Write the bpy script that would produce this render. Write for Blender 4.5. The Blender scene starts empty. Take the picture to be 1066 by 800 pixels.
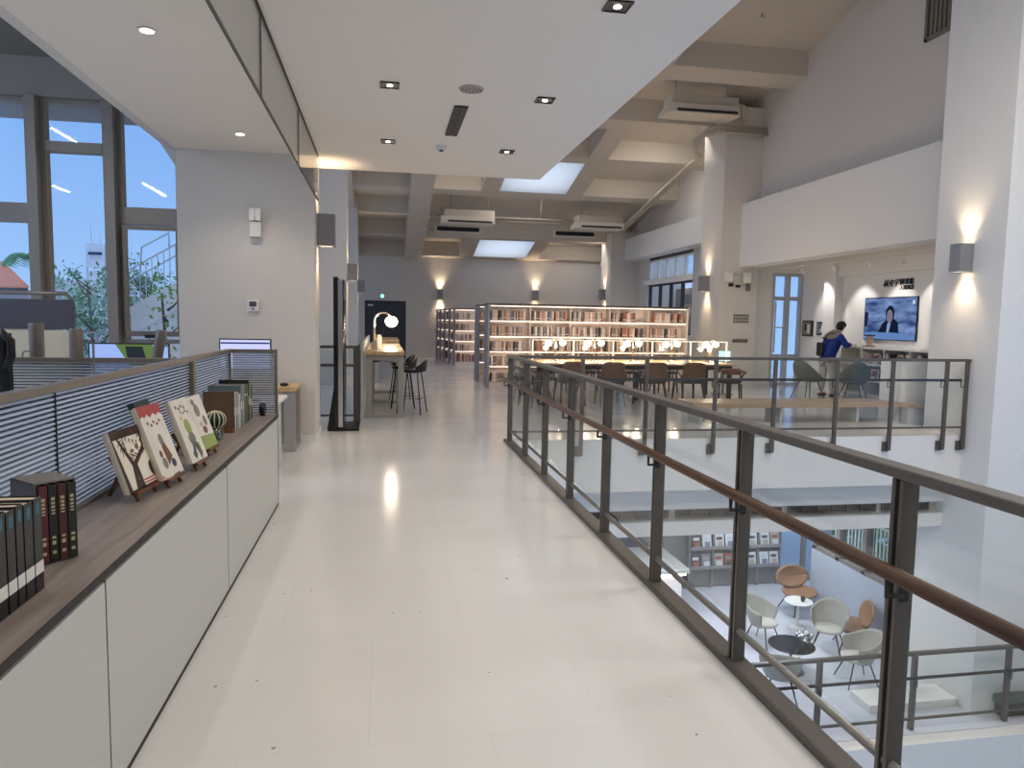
import bpy, math, random
from mathutils import Vector, Matrix
S = bpy.context.scene
COL = S.collection
PI = math.pi
rnd = random.Random(7)

# ------------------------------------------------------------------ materials
def newmat(name):
    m = bpy.data.materials.new(name); m.use_nodes = True
    nt = m.node_tree; nt.nodes.clear()
    o = nt.nodes.new('ShaderNodeOutputMaterial')
    return m, nt, o
def N(nt, t, **k):
    n = nt.nodes.new(t)
    for a, v in k.items():
        if a.startswith('i_'): n.inputs[a[2:].replace('_', ' ')].default_value = v
        else: setattr(n, a, v)
    return n
def rgb(r, g, b):
    def c(x):
        x /= 255.
        return x/12.92 if x < .04045 else ((x+.055)/1.055)**2.4
    return (c(r), c(g), c(b), 1)
def pbr(name, col, rough=.6, metal=0., var=.06, scale=8., bump=0., spec=.5, coat=0.):
    m, nt, o = newmat(name)
    p = N(nt, 'ShaderNodeBsdfPrincipled')
    p.inputs['Roughness'].default_value = rough; p.inputs['Metallic'].default_value = metal
    p.inputs['Specular IOR Level'].default_value = spec
    p.inputs['Coat Weight'].default_value = coat
    tc = N(nt, 'ShaderNodeTexCoord')
    nz = N(nt, 'ShaderNodeTexNoise'); nz.inputs['Scale'].default_value = scale; nz.inputs['Detail'].default_value = 3
    nt.links.new(tc.outputs['Object'], nz.inputs['Vector'])
    r = N(nt, 'ShaderNodeValToRGB')
    r.color_ramp.elements[0].position = .3; r.color_ramp.elements[1].position = .7
    r.color_ramp.elements[0].color = tuple(c*(1-var) for c in col[:3])+(1,)
    r.color_ramp.elements[1].color = tuple(min(1, c*(1+var)) for c in col[:3])+(1,)
    nt.links.new(nz.outputs['Fac'], r.inputs['Fac']); nt.links.new(r.outputs['Color'], p.inputs['Base Color'])
    if bump:
        b = N(nt, 'ShaderNodeBump'); b.inputs['Strength'].default_value = bump; b.inputs['Distance'].default_value = .01
        nt.links.new(nz.outputs['Fac'], b.inputs['Height']); nt.links.new(b.outputs['Normal'], p.inputs['Normal'])
    nt.links.new(p.outputs[0], o.inputs[0])
    return m
def emit(name, col, s):
    m, nt, o = newmat(name)
    e = N(nt, 'ShaderNodeEmission'); e.inputs[0].default_value = col; e.inputs[1].default_value = s
    nt.links.new(e.outputs[0], o.inputs[0]); return m
def wood(name, c1, c2, rough=.45, axis='Y', scale=3.):
    m, nt, o = newmat(name)
    p = N(nt, 'ShaderNodeBsdfPrincipled'); p.inputs['Roughness'].default_value = rough
    tc = N(nt, 'ShaderNodeTexCoord'); mp = N(nt, 'ShaderNodeMapping')
    s = {'X': (1, 14, 14), 'Y': (14, 1, 14), 'Z': (14, 14, 1)}[axis]
    mp.inputs['Scale'].default_value = s
    nz = N(nt, 'ShaderNodeTexNoise'); nz.inputs['Scale'].default_value = scale; nz.inputs['Detail'].default_value = 5
    nz.inputs['Distortion'].default_value = .4
    r = N(nt, 'ShaderNodeValToRGB'); r.color_ramp.elements[0].position = .32; r.color_ramp.elements[1].position = .68
    r.color_ramp.elements[0].color = c1; r.color_ramp.elements[1].color = c2
    nt.links.new(tc.outputs['Object'], mp.inputs[0]); nt.links.new(mp.outputs[0], nz.inputs['Vector'])
    nt.links.new(nz.outputs['Fac'], r.inputs['Fac']); nt.links.new(r.outputs['Color'], p.inputs['Base Color'])
    nt.links.new(p.outputs[0], o.inputs[0]); return m
def glass(name, tint=(.9, .95, .94, 1), refl=.09):
    m, nt, o = newmat(name)
    t = N(nt, 'ShaderNodeBsdfTransparent'); t.inputs[0].default_value = tint
    g = N(nt, 'ShaderNodeBsdfGlossy'); g.inputs['Roughness'].default_value = .02
    ge = N(nt, 'ShaderNodeNewGeometry')
    dt = N(nt, 'ShaderNodeVectorMath', operation='DOT_PRODUCT'); nt.links.new(ge.outputs['Normal'], dt.inputs[0]); nt.links.new(ge.outputs['Incoming'], dt.inputs[1])
    ab = N(nt, 'ShaderNodeMath', operation='ABSOLUTE'); nt.links.new(dt.outputs['Value'], ab.inputs[0])
    su = N(nt, 'ShaderNodeMath', operation='SUBTRACT'); su.inputs[0].default_value = 1.; nt.links.new(ab.outputs[0], su.inputs[1])
    pw = N(nt, 'ShaderNodeMath', operation='POWER'); pw.inputs[1].default_value = 5.; nt.links.new(su.outputs[0], pw.inputs[0])
    mm = N(nt, 'ShaderNodeMath', operation='MULTIPLY_ADD'); mm.inputs[1].default_value = .8; mm.inputs[2].default_value = refl*.6
    mm.use_clamp = True; nt.links.new(pw.outputs[0], mm.inputs[0])
    x = N(nt, 'ShaderNodeMixShader')
    nt.links.new(mm.outputs[0], x.inputs[0])
    nt.links.new(t.outputs[0], x.inputs[1]); nt.links.new(g.outputs[0], x.inputs[2]); nt.links.new(x.outputs[0], o.inputs[0])
    return m
def floor_mat(name, base, rough=.16, tile=1.0, scuffs=True):
    m, nt, o = newmat(name)
    p = N(nt, 'ShaderNodeBsdfPrincipled')
    tc = N(nt, 'ShaderNodeTexCoord')
    br = N(nt, 'ShaderNodeTexBrick', offset=0.5, offset_frequency=2)
    br.inputs['Scale'].default_value = 1.0; br.inputs['Brick Width'].default_value = .9; br.inputs['Row Height'].default_value = .9
    br.inputs['Mortar Size'].default_value = .0022; br.inputs['Mortar Smooth'].default_value = .3
    br.inputs['Color1'].default_value = base; br.inputs['Color2'].default_value = tuple(c*.97 for c in base[:3])+(1,)
    br.inputs['Mortar'].default_value = tuple(c*.9 for c in base[:3])+(1,)
    nt.links.new(tc.outputs['Object'], br.inputs['Vector'])
    nz = N(nt, 'ShaderNodeTexNoise'); nz.inputs['Scale'].default_value = 1.3; nz.inputs['Detail'].default_value = 6
    nt.links.new(tc.outputs['Object'], nz.inputs['Vector'])
    mx = N(nt, 'ShaderNodeMixRGB', blend_type='MULTIPLY'); mx.inputs[0].default_value = .25
    r = N(nt, 'ShaderNodeValToRGB'); r.color_ramp.elements[0].position = .35; r.color_ramp.elements[1].position = .65
    r.color_ramp.elements[0].color = (.82, .8, .78, 1); r.color_ramp.elements[1].color = (1, 1, 1, 1)
    nt.links.new(nz.outputs['Fac'], r.inputs[0]); nt.links.new(br.outputs['Color'], mx.inputs[1]); nt.links.new(r.outputs[0], mx.inputs[2])
    last = mx
    if scuffs:
        v = N(nt, 'ShaderNodeTexVoronoi'); v.inputs['Scale'].default_value = 7.
        n2 = N(nt, 'ShaderNodeTexNoise'); n2.inputs['Scale'].default_value = 30
        ad = N(nt, 'ShaderNodeMixRGB', blend_type='ADD'); ad.inputs[0].default_value = .035
        nt.links.new(tc.outputs['Object'], n2.inputs['Vector'])
        nt.links.new(tc.outputs['Object'], ad.inputs[1]); nt.links.new(n2.outputs['Color'], ad.inputs[2])
        nt.links.new(ad.outputs[0], v.inputs['Vector'])
        lt = N(nt, 'ShaderNodeMath', operation='LESS_THAN'); lt.inputs[1].default_value = .06
        nt.links.new(v.outputs['Distance'], lt.inputs[0])
        sp = N(nt, 'ShaderNodeSeparateColor'); nt.links.new(v.outputs['Color'], sp.inputs[0])
        l2 = N(nt, 'ShaderNodeMath', operation='LESS_THAN'); l2.inputs[1].default_value = .3
        nt.links.new(sp.outputs[0], l2.inputs[0])
        mu = N(nt, 'ShaderNodeMath', operation='MULTIPLY'); nt.links.new(lt.outputs[0], mu.inputs[0]); nt.links.new(l2.outputs[0], mu.inputs[1])
        ms = N(nt, 'ShaderNodeMath', operation='MULTIPLY'); ms.inputs[1].default_value = .75; nt.links.new(mu.outputs[0], ms.inputs[0])
        m3 = N(nt, 'ShaderNodeMixRGB'); m3.inputs[2].default_value = (.09, .08, .075, 1)
        nt.links.new(ms.outputs[0], m3.inputs[0]); nt.links.new(mx.outputs[0], m3.inputs[1]); last = m3
    nt.links.new(last.outputs[0], p.inputs['Base Color'])
    rr = N(nt, 'ShaderNodeMapRange'); rr.inputs['To Min'].default_value = rough*.75; rr.inputs['To Max'].default_value = rough*1.4
    nt.links.new(nz.outputs['Fac'], rr.inputs[0]); nt.links.new(rr.outputs[0], p.inputs['Roughness'])
    nt.links.new(p.outputs[0], o.inputs[0]); return m
def ribbed(name):
    # horizontally ribbed translucent panel
    m, nt, o = newmat(name)
    tc = N(nt, 'ShaderNodeNewGeometry'); sp = N(nt, 'ShaderNodeSeparateXYZ'); nt.links.new(tc.outputs['Position'], sp.inputs[0])
    mu = N(nt, 'ShaderNodeMath', operation='MULTIPLY'); mu.inputs[1].default_value = 2*PI/.0185
    nt.links.new(sp.outputs['Z'], mu.inputs[0])
    si = N(nt, 'ShaderNodeMath', operation='SINE'); nt.links.new(mu.outputs[0], si.inputs[0])
    mr = N(nt, 'ShaderNodeMapRange'); mr.inputs['From Min'].default_value = -.35; mr.inputs['From Max'].default_value = .35
    nt.links.new(si.outputs[0], mr.inputs[0])
    t = N(nt, 'ShaderNodeBsdfTransparent'); t.inputs[0].default_value = (.42, .46, .52, 1)
    tl = N(nt, 'ShaderNodeBsdfTranslucent'); tl.inputs[0].default_value = (.97, .98, 1, 1)
    df = N(nt, 'ShaderNodeBsdfDiffuse'); df.inputs[0].default_value = (.55, .57, .6, 1)
    t2 = N(nt, 'ShaderNodeBsdfTransparent'); t2.inputs[0].default_value = (.9, .93, .97, 1)
    gl = N(nt, 'ShaderNodeBsdfGlossy'); gl.inputs['Roughness'].default_value = .2
    a = N(nt, 'ShaderNodeMixShader'); a.inputs[0].default_value = .3
    nt.links.new(tl.outputs[0], a.inputs[1]); nt.links.new(df.outputs[0], a.inputs[2])
    a2 = N(nt, 'ShaderNodeMixShader'); a2.inputs[0].default_value = .25
    nt.links.new(a.outputs[0], a2.inputs[1]); nt.links.new(t2.outputs[0], a2.inputs[2])
    b = N(nt, 'ShaderNodeMixShader'); nt.links.new(mr.outputs[0], b.inputs[0]); nt.links.new(t.outputs[0], b.inputs[1]); nt.links.new(a2.outputs[0], b.inputs[2])
    c = N(nt, 'ShaderNodeMixShader'); c.inputs[0].default_value = .07
    nt.links.new(b.outputs[0], c.inputs[1]); nt.links.new(gl.outputs[0], c.inputs[2]); nt.links.new(c.outputs[0], o.inputs[0])
    return m
def leafmat(name, col):
    m, nt, o = newmat(name)
    d = N(nt, 'ShaderNodeBsdfPrincipled'); d.inputs['Base Color'].default_value = col; d.inputs['Roughness'].default_value = .7
    nt.links.new(d.outputs[0], o.inputs[0]); return m

M = {}
M['wall'] = pbr('wall paint', rgb(214, 208, 201), .8, var=.012, scale=20, bump=.04)
M['wall_white'] = pbr('white plaster', rgb(230, 228, 224), .8, var=.012, scale=20, bump=.04)
M['roof'] = pbr('roof paint', rgb(205, 196, 184), .85, var=.02, scale=6)
M['ceil'] = pbr('ceiling paint', rgb(238, 228, 216), .85, var=.01, scale=12)
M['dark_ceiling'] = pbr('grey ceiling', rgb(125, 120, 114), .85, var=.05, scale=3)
M['floor'] = floor_mat('vinyl floor', rgb(217, 216, 216), .15)
M['floor_low'] = floor_mat('lower floor', rgb(214, 217, 226), .22, scuffs=False)
M['steel'] = pbr('grey railing steel', rgb(92, 87, 82), .42, .2, var=.05, scale=30)
M['steel_light'] = pbr('satin grey steel', rgb(125, 122, 118), .35, .6, var=.04, scale=30)
M['alu'] = pbr('taupe aluminium', rgb(128, 119, 110), .4, .35, var=.04, scale=30)
M['alu_win'] = pbr('window frame grey', rgb(146, 138, 130), .45, .3, var=.04, scale=30)
M['alu_alcove'] = pbr('pale blue grey frame', rgb(182, 186, 194), .5, 0., var=.02)
M['alu_dark'] = pbr('window frame dark', rgb(60, 60, 62), .5, .3, var=.04, scale=30)
M['handwood'] = wood('dark handrail wood', rgb(62, 38, 22), rgb(94, 60, 36), .42, 'Y', 2)
M['shelftop'] = wood('grey brown laminate', rgb(126, 116, 110), rgb(152, 142, 136), .45, 'Y', 1.6)
M['cab'] = pbr('cabinet laminate', rgb(196, 197, 192), .45, var=.01, scale=20)
M['dark'] = pbr('dark trim and shadow gap', rgb(38, 36, 35), .6, var=.05)  # plain dark tone for real dark parts and for cabinet gaps
M['black'] = pbr('black satin', rgb(16, 16, 18), .4, var=.05)
M['black_gloss'] = pbr('black gloss', rgb(12, 12, 14), .12, var=.05)
M['white'] = pbr('white paint', rgb(235, 233, 228), .5, var=.01)
M['oak'] = wood('light oak', rgb(196, 160, 112), rgb(222, 188, 140), .35, 'Y', 1.4)
M['oakx'] = wood('light oak long', rgb(186, 152, 110), rgb(214, 182, 140), .4, 'X', 1.4)
M['bench_oak'] = wood('greyed oak', rgb(158, 134, 108), rgb(186, 162, 136), .4, 'X', 1.4)
M['walnut'] = wood('walnut easel', rgb(92, 52, 30), rgb(132, 82, 50), .45, 'Z', 3)
M['brown_chair'] = pbr('brown leatherette', rgb(98, 64, 36), .5, var=.08, scale=20)
M['dark_seat'] = pbr('dark seat fabric', rgb(44, 38, 34), .7, var=.08, scale=40)
M['dark_leg'] = pbr('dark wood leg', rgb(30, 26, 25), .5, var=.08, scale=20)
M['endpanel'] = pbr('grey blue end panel', rgb(138, 139, 146), .5, var=.02)
M['casegrey'] = pbr('dark grey case top', rgb(70, 66, 66), .5, var=.02)
M['shelfwhite'] = pbr('cream shelf', rgb(232, 218, 208), .5, var=.01)
M['strip'] = emit('warm led strip', (1, .80, .66, 1), 7.5)
M['led'] = emit('downlight lens', (1, .9, .76, 1), 14)
M['sconce_lens'] = emit('sconce lens', (1, .78, .5, 1), 12)
M['globe'] = emit('warm globe', (1, .84, .6, 1), 9)
M['glass'] = glass('railing glass', (.965, .98, .975, 1), .05)
M['glass_win'] = glass('window glass', (.96, .98, .99, 1), .045)
M['glass_baffle'] = glass('smoke baffle glass', (.93, .93, .92, 1), .06)
def transl(name, col):
    m, nt, o = newmat(name); d = N(nt, 'ShaderNodeBsdfTranslucent'); d.inputs[0].default_value = col
    nt.links.new(d.outputs[0], o.inputs[0]); return m
M['diffuser'] = transl('opal skylight sheet', (.95, .96, .97, 1))
M['glass_desk'] = glass('desk divider glass', (.97, .96, .92, 1), .06)
M['glass_edge'] = emit('glass edge painted glow', (1, .86, .62, 1), 1.6)  # edges emit to stand in for lamp light caught by the glass
M['ribbed'] = ribbed('ribbed panel')
M['door'] = pbr('slate door', rgb(58, 62, 74), .5, var=.03)
M['green_sign'] = emit('green exit glow', (.25, .95, .65, 1), 2.2)
M['sconce'] = pbr('grey sconce body', rgb(142, 142, 146), .5, .2, var=.04)
M['fabric_grey'] = pbr('pale grey fabric', rgb(164, 162, 154), .85, var=.05, scale=60)
M['fabric_in'] = pbr('pale grey seat fabric', rgb(188, 186, 176), .85, var=.05, scale=60)
M['tan'] = pbr('tan leather', rgb(150, 112, 80), .5, var=.06, scale=20)
M['olive'] = pbr('olive grey shell', rgb(92, 94, 84), .6, var=.05, scale=30)
M['bluewall'] = pbr('blue grey wall', rgb(176, 184, 198), .8, var=.02)
M['rack'] = pbr('grey rack', rgb(116, 118, 122), .6, var=.03)
M['counter_leg'] = pbr('pale grey leg paint', rgb(158, 155, 150), .5, var=.02)
M['steel_chrome'] = pbr('chrome', rgb(200, 200, 200), .15, 1.0, var=.02)
M['ac'] = pbr('air conditioner cream', rgb(214, 204, 190), .5, var=.02)
M['pipe'] = pbr('pipe lagging', rgb(190, 180, 166), .6, var=.05, scale=20)
M['vent'] = pbr('vent brown grey', rgb(92, 84, 78), .6, var=.05)
M['louvre'] = wood('louvre taupe', rgb(112, 104, 92), rgb(132, 124, 110), .6, 'Z', 2)
M['skin'] = pbr('skin', rgb(214, 170, 140), .6, var=.03)
M['hair'] = pbr('black hair', rgb(22, 19, 18), .6, var=.1, scale=60)
M['jk_blue'] = pbr('blue jacket', rgb(24, 52, 140), .7, var=.05, scale=40)
M['jk_grey'] = pbr('grey hood', rgb(150, 140, 134), .8, var=.05, scale=40)
M['trousers'] = pbr('light grey trousers', rgb(176, 174, 168), .8, var=.05, scale=40)
M['screen_off'] = pbr('slate screen back', rgb(72, 72, 84), .5, var=.03)
M['beige'] = pbr('beige panel', rgb(196, 190, 170), .7, var=.02)
M['stone'] = pbr('exterior render', rgb(232, 238, 248), .9, var=.05, scale=2)
M['redroof'] = pbr('red tile roof', rgb(196, 128, 112), .8, var=.1, scale=5)
M['ext_metal'] = pbr('pale galvanised', rgb(206, 214, 228), .5, .0, var=.04)
M['bark'] = pbr('bark', rgb(92, 88, 84), .9, var=.2, scale=10)
M['leaf'] = leafmat('leaf green', rgb(96, 150, 116))
M['leaf2'] = leafmat('leaf pale green', rgb(156, 196, 180))
M['leaf3'] = leafmat('leaf bright green', rgb(120, 176, 90))
M['paper'] = pbr('page block', rgb(214, 204, 184), .8, var=.04, scale=60)
M['label'] = pbr('white label', rgb(226, 226, 220), .7, var=.01)
M['teal'] = pbr('dark teal board', rgb(46, 66, 68), .6, var=.04)
M['greenbench'] = pbr('dark green top', rgb(74, 92, 86), .5, var=.04)
M['sky_panel'] = None
BK = [rgb(*c) for c in [(205, 186, 174), (182, 130, 104), (112, 84, 76), (196, 180, 174), (74, 70, 78), (220, 210, 204), (146, 140, 142),
                        (186, 148, 126), (110, 116, 126), (190, 164, 142), (224, 216, 208), (150, 96, 88), (84, 66, 60), (204, 174, 150)]]
BKM = [pbr('book cloth %02d' % i, c, .65, var=.05, scale=30) for i, c in enumerate(BK)]
def cmat(name, r, g, b, rough=.6, **k):
    if name not in M: M[name] = pbr(name, rgb(r, g, b), rough, **k)
    return M[name]

# ------------------------------------------------------------------ mesh builder
class MB:
    def __init__(s): s.v = []; s.f = []; s.m = []; s.sm = []
    def add(s, vs, fs, m=0, smooth=False):
        b = len(s.v); s.v += [tuple(v) for v in vs]
        for f in fs: s.f.append(tuple(i+b for i in f)); s.m.append(m); s.sm.append(smooth)
        return s
    def box(s, x0, x1, y0, y1, z0, z1, m=0):
        if x0 > x1: x0, x1 = x1, x0
        if y0 > y1: y0, y1 = y1, y0
        if z0 > z1: z0, z1 = z1, z0
        vs = [(x0, y0, z0), (x1, y0, z0), (x1, y1, z0), (x0, y1, z0), (x0, y0, z1), (x1, y0, z1), (x1, y1, z1), (x0, y1, z1)]
        return s.add(vs, [(3, 2, 1, 0), (4, 5, 6, 7), (0, 1, 5, 4), (1, 2, 6, 5), (2, 3, 7, 6), (3, 0, 4, 7)], m)
    def bar(s, p, q, w, h, m=0, up=(0, 0, 1)):
        p = Vector(p); q = Vector(q); d = (q-p).normalized(); u = Vector(up)
        a = d.cross(u)
        if a.length < 1e-4: a = d.cross(Vector((0, 1, 0)))
        a.normalize(); b = a.cross(d).normalized(); a = a*w/2; b = b*h/2
        vs = [p-a-b, p+a-b, p+a+b, p-a+b, q-a-b, q+a-b, q+a+b, q-a+b]
        return s.add(vs, [(0, 1, 2, 3), (7, 6, 5, 4), (0, 4, 5, 1), (1, 5, 6, 2), (2, 6, 7, 3), (3, 7, 4, 0)], m)
    def tube(s, path, r, seg=10, m=0, closed=False, caps=True):
        P = [Vector(p) for p in path]; n = len(P)
        rr = r if isinstance(r, (list, tuple)) else [r]*n
        vs = []; prev = None
        for i, p in enumerate(P):
            if closed: d = P[(i+1) % n]-P[i-1]
            else: d = P[min(i+1, n-1)]-P[max(i-1, 0)]
            d.normalize()
            if prev is None:
                a = d.cross(Vector((0, 0, 1)))
                if a.length < 1e-3: a = d.cross(Vector((0, 1, 0)))
            else: a = prev-d*prev.dot(d)
            a.normalize(); prev = a; b = d.cross(a)
            for k in range(seg):
                t = 2*PI*k/seg; vs.append(p+(a*math.cos(t)+b*math.sin(t))*rr[i])
        fs = []
        for i in range(n if closed else n-1):
            j = (i+1) % n
            for k in range(seg):
                l = (k+1) % seg; fs.append((i*seg+k, i*seg+l, j*seg+l, j*seg+k))
        if caps and not closed:
            s.add(vs, fs, m, True); b = len(s.v)-len(vs)
            s.f.append(tuple(b+k for k in range(seg-1, -1, -1))); s.m.append(m); s.sm.append(False)
            s.f.append(tuple(b+(n-1)*seg+k for k in range(seg))); s.m.append(m); s.sm.append(False)
            return s
        return s.add(vs, fs, m, True)
    def lathe(s, prof, c=(0, 0, 0), seg=24, m=0, axis='z'):
        vs = []
        for r, z in prof:
            for k in range(seg):
                t = 2*PI*k/seg
                if axis == 'z': vs.append((c[0]+r*math.cos(t), c[1]+r*math.sin(t), c[2]+z))
                else: vs.append((c[0]+z, c[1]+r*math.cos(t), c[2]+r*math.sin(t)))
        fs = []
        for i in range(len(prof)-1):
            for k in range(seg):
                l = (k+1) % seg; fs.append((i*seg+k, i*seg+l, (i+1)*seg+l, (i+1)*seg+k))
        fs.append(tuple(range(seg-1, -1, -1))); fs.append(tuple((len(prof)-1)*seg+k for k in range(seg)))
        s.add(vs, fs, m, True); s.sm[-1] = False; s.sm[-2] = False; return s
    def sphere(s, c, r, m=0, seg=14, rings=8, sc=(1, 1, 1)):
        prof = [(r*math.sin(PI*i/rings), -r*math.cos(PI*i/rings)) for i in range(rings+1)]
        vs = []; 
        for pr, z in prof:
            for k in range(seg):
                t = 2*PI*k/seg; vs.append((c[0]+pr*math.cos(t)*sc[0], c[1]+pr*math.sin(t)*sc[1], c[2]+z*sc[2]))
        fs = []
        for i in range(rings):
            for k in range(seg):
                l = (k+1) % seg; fs.append((i*seg+k, i*seg+l, (i+1)*seg+l, (i+1)*seg+k))
        return s.add(vs, fs, m, True)
    def prism(s, pts, vec, m=0):
        # closed polygon pts extruded along vec
        n = len(pts); v = Vector(vec); vs = [Vector(p) for p in pts]+[Vector(p)+v for p in pts]
        fs = [tuple(range(n-1, -1, -1)), tuple(range(n, 2*n))]
        for i in range(n): j = (i+1) % n; fs.append((i, j, n+j, n+i))
        return s.add(vs, fs, m)
    def grid(s, fn, nu, nv, m=0):
        vs = [fn(i/nu, j/nv) for i in range(nu+1) for j in range(nv+1)]
        w = nv+1
        return s.add(vs, [(i*w+j, (i+1)*w+j, (i+1)*w+j+1, i*w+j+1) for i in range(nu) for j in range(nv)], m, True)
    def xf(s, mat): s.v = [tuple(mat @ Vector(v)) for v in s.v]; return s
    def build(s, name, mats, parent=None, bevel=0, solid=0, sub=0):
        if not isinstance(mats, (list, tuple)): mats = [mats]
        vs = [Vector(v) for v in s.v]
        if parent is not None: off = Vector(parent.get('_w', (0, 0, 0)))
        else:
            xs = [v.x for v in vs]; ys = [v.y for v in vs]; zs = [v.z for v in vs]
            off = Vector(((min(xs)+max(xs))/2, (min(ys)+max(ys))/2, min(zs)))
        me = bpy.data.meshes.new(name); me.from_pydata([tuple(v-off) for v in vs], [], s.f)
        for m in mats: me.materials.append(m)
        for p, mi, sm in zip(me.polygons, s.m, s.sm): p.material_index = mi; p.use_smooth = sm
        me.update()
        o = bpy.data.objects.new(name, me); COL.objects.link(o)
        if parent is not None: o.parent = parent; o['_w'] = tuple(off)
        else: o.location = off; o['_w'] = tuple(off)
        if solid: md = o.modifiers.new('t', 'SOLIDIFY'); md.thickness = solid; md.offset = 0
        if sub: md = o.modifiers.new('s', 'SUBSURF'); md.levels = sub; md.render_levels = sub
        if bevel: md = o.modifiers.new('b', 'BEVEL'); md.width = bevel; md.segments = 2; md.limit_method = 'ANGLE'
        return o
def tag(o, label, cat, group=None):
    o['label'] = label; o['category'] = cat
    if group: o['group'] = group
    return o
def thing(name, label, cat, loc=(0, 0, 0), group=None, local=False):
    o = bpy.data.objects.new(name, None); COL.objects.link(o); o.location = loc; o.empty_display_size = .1
    o['_w'] = (0, 0, 0) if local else tuple(loc)
    return tag(o, label, cat, group)
def struct(o): o['kind'] = 'structure'; return o
def plc(o, loc, rz=0.): o.location = loc; o.rotation_euler = (0, 0, rz); return o
def dup(root, loc, rz=0., label=None, group=None):
    r = root.copy(); COL.objects.link(r); r.location = loc; r.rotation_euler = (root.rotation_euler.x, root.rotation_euler.y, rz)
    if label: r['label'] = label
    if group: r['group'] = group
    for ch in list(root.children):
        c = ch.copy(); COL.objects.link(c); c.parent = r
        for g in list(ch.children):
            d = g.copy(); COL.objects.link(d); d.parent = c
    return r
def text_mb(txt, size, mat4, ext=.004):
    cu = bpy.data.curves.new('t', 'FONT'); cu.body = txt; cu.size = size; cu.extrude = ext; cu.offset = size*.012
    cu.align_x = 'CENTER'; cu.align_y = 'CENTER'; cu.resolution_u = 3
    o = bpy.data.objects.new('t', cu); COL.objects.link(o); bpy.context.view_layer.update()
    me = bpy.data.meshes.new_from_object(o.evaluated_get(bpy.context.evaluated_depsgraph_get()))
    mb = MB(); mb.add([mat4 @ v.co for v in me.vertices], [tuple(p.vertices) for p in me.polygons])
    bpy.data.objects.remove(o); bpy.data.curves.remove(cu); bpy.data.meshes.remove(me)
    return mb
def lamp(kind, name, loc, energy, color=(1, .85, .68), parent=None, rot=None, **k):
    l = bpy.data.lights.new(name, kind); l.energy = energy; l.color = color
    for a, v in k.items(): setattr(l, a, v)
    o = bpy.data.objects.new(name, l); COL.objects.link(o)
    o.location = Vector(loc)-(Vector(parent['_w']) if parent is not None else Vector())
    if parent is not None: o.parent = parent
    if rot: o.rotation_euler = rot
    return o
WARM = (1, .84, .66); NEUT = (1, .95, .89)

# ------------------------------------------------------------------ camera
f = 750.
xc = Vector((0.98438513, -0.00158992, -0.17602096)); yc = Vector((-0.1751851, 0.0888999, -0.98051363)); zc = Vector((0.01720718, 0.9960393, 0.08723321))
cam = bpy.data.cameras.new('camera'); co = bpy.data.objects.new('camera', cam); COL.objects.link(co)
R = Matrix((xc, yc, zc)).to_4x4()
co.matrix_world = Matrix.Translation((0, 0, 1.55)) @ R
cam.sensor_fit = 'HORIZONTAL'; cam.sensor_width = 36; cam.lens = f/1066*36; cam.clip_start = .05; cam.clip_end = 300
S.camera = co

# ================================================================== SETTING
W = M['wall']
def sbox(name, mat, *b, **k): return struct(MB().box(*b).build(name, mat, **k))
# floors
fl = MB()
fl.box(-9, 1.54, -1.5, 9.15, -.7, 0); fl.box(-9, 12.5, 9.15, 30, -.7, 0)
struct(fl.build('floor', M['floor']))
lf = MB(); lf.box(1.2, 12, 8.3, 17.5, -4.3, -4.0); struct(lf.build('floor_lower', M['floor_low']))
sbox('wall_stairwell_edge', M['wall_white'], 1.2, 10.59, 8.1, 8.299, -8, -4.02)
sbox('wall_stairwell_left', M['wall_white'], 1.2, 1.4, -1.5, 8.09, -8, -.72)
# fascia beneath the far floor edge
fa = MB(); fa.box(1.54, 8.35, 9.12, 9.149, -.72, -.001); struct(fa.build('trim_fascia', M['wall_white']))
struct(MB().box(1.55, 8.9, 9.4, 9.6, -1.06, -.701).build('wall_fascia_upper', M['wall_white']))
struct(MB().box(1.55, 8.9, 9.4, 9.9, -1.44, -1.24).build('wall_fascia_lower', M['wall_white']))
struct(MB().box(1.55, 8.9, 9.55, 9.7, -1.24, -1.06).build('wall_fascia_recess', M['wall']))
struct(MB().box(1.55, 8.34, 9.905, 14.2, -1.44, -1.3).build('ceiling_lower', M['ceil']))
# dropped ceiling over the walkway
struct(MB().box(-2.4, 2.12, -1.5, 9.95, 3.5, 3.85).build('ceiling', M['ceil']))
# left wall pier 1
struct(MB().box(-2.4, -.83, 9.2, 9.93, 0, 3.499).build('wall_left_pier', W))
struct(MB().box(-.829, -.817, 9.2, 9.93, 0.0, .09).box(-2.4, -.817, 9.186, 9.199, 0, .09).build('baseboard_left', M['wall_white']))
for y0, y1, zt in ((17.0, 18.0, 7.0), (24.0, 25.3, 5.4)):
    struct(MB().box(-2.6, -.83, y0, y1, 0.0, zt).build('wall_left_pier', W))
# back wall and door
bw = MB(); bw.box(-6, -.72, 29.0, 29.3, 0, 4.6); bw.box(.88, 12.5, 29.0, 29.3, 0, 4.6); bw.box(-.72, .88, 29.0, 29.3, 2.26, 4.6)
struct(bw.build('wall_back', W))
d = struct(MB().box(-.72, .88, 29.06, 29.12, .0, 2.26).build('door_1', M['door']))
fr = MB(); fr.box(-.72, -.66, 29.0, 29.05, 0, 2.2).box(.82, .88, 29.0, 29.05, 0, 2.2).box(-.72, .88, 29.0, 29.05, 2.2, 2.26)
fr.build('door_frame', M['alu_dark'], d)
MB().box(.075, .085, 29.045, 29.058, .02, 2.2).build('door_seam', M['black'], d)
MB().bar((.02, 29.02, .95), (.02, 29.02, 1.2), .02, .03).build('door_handle', M['steel_light'], d)
MB().box(-.6, -.4, 29.045, 29.058, 2.05, 2.11).build('door_plate', M['label'], d)
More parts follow.
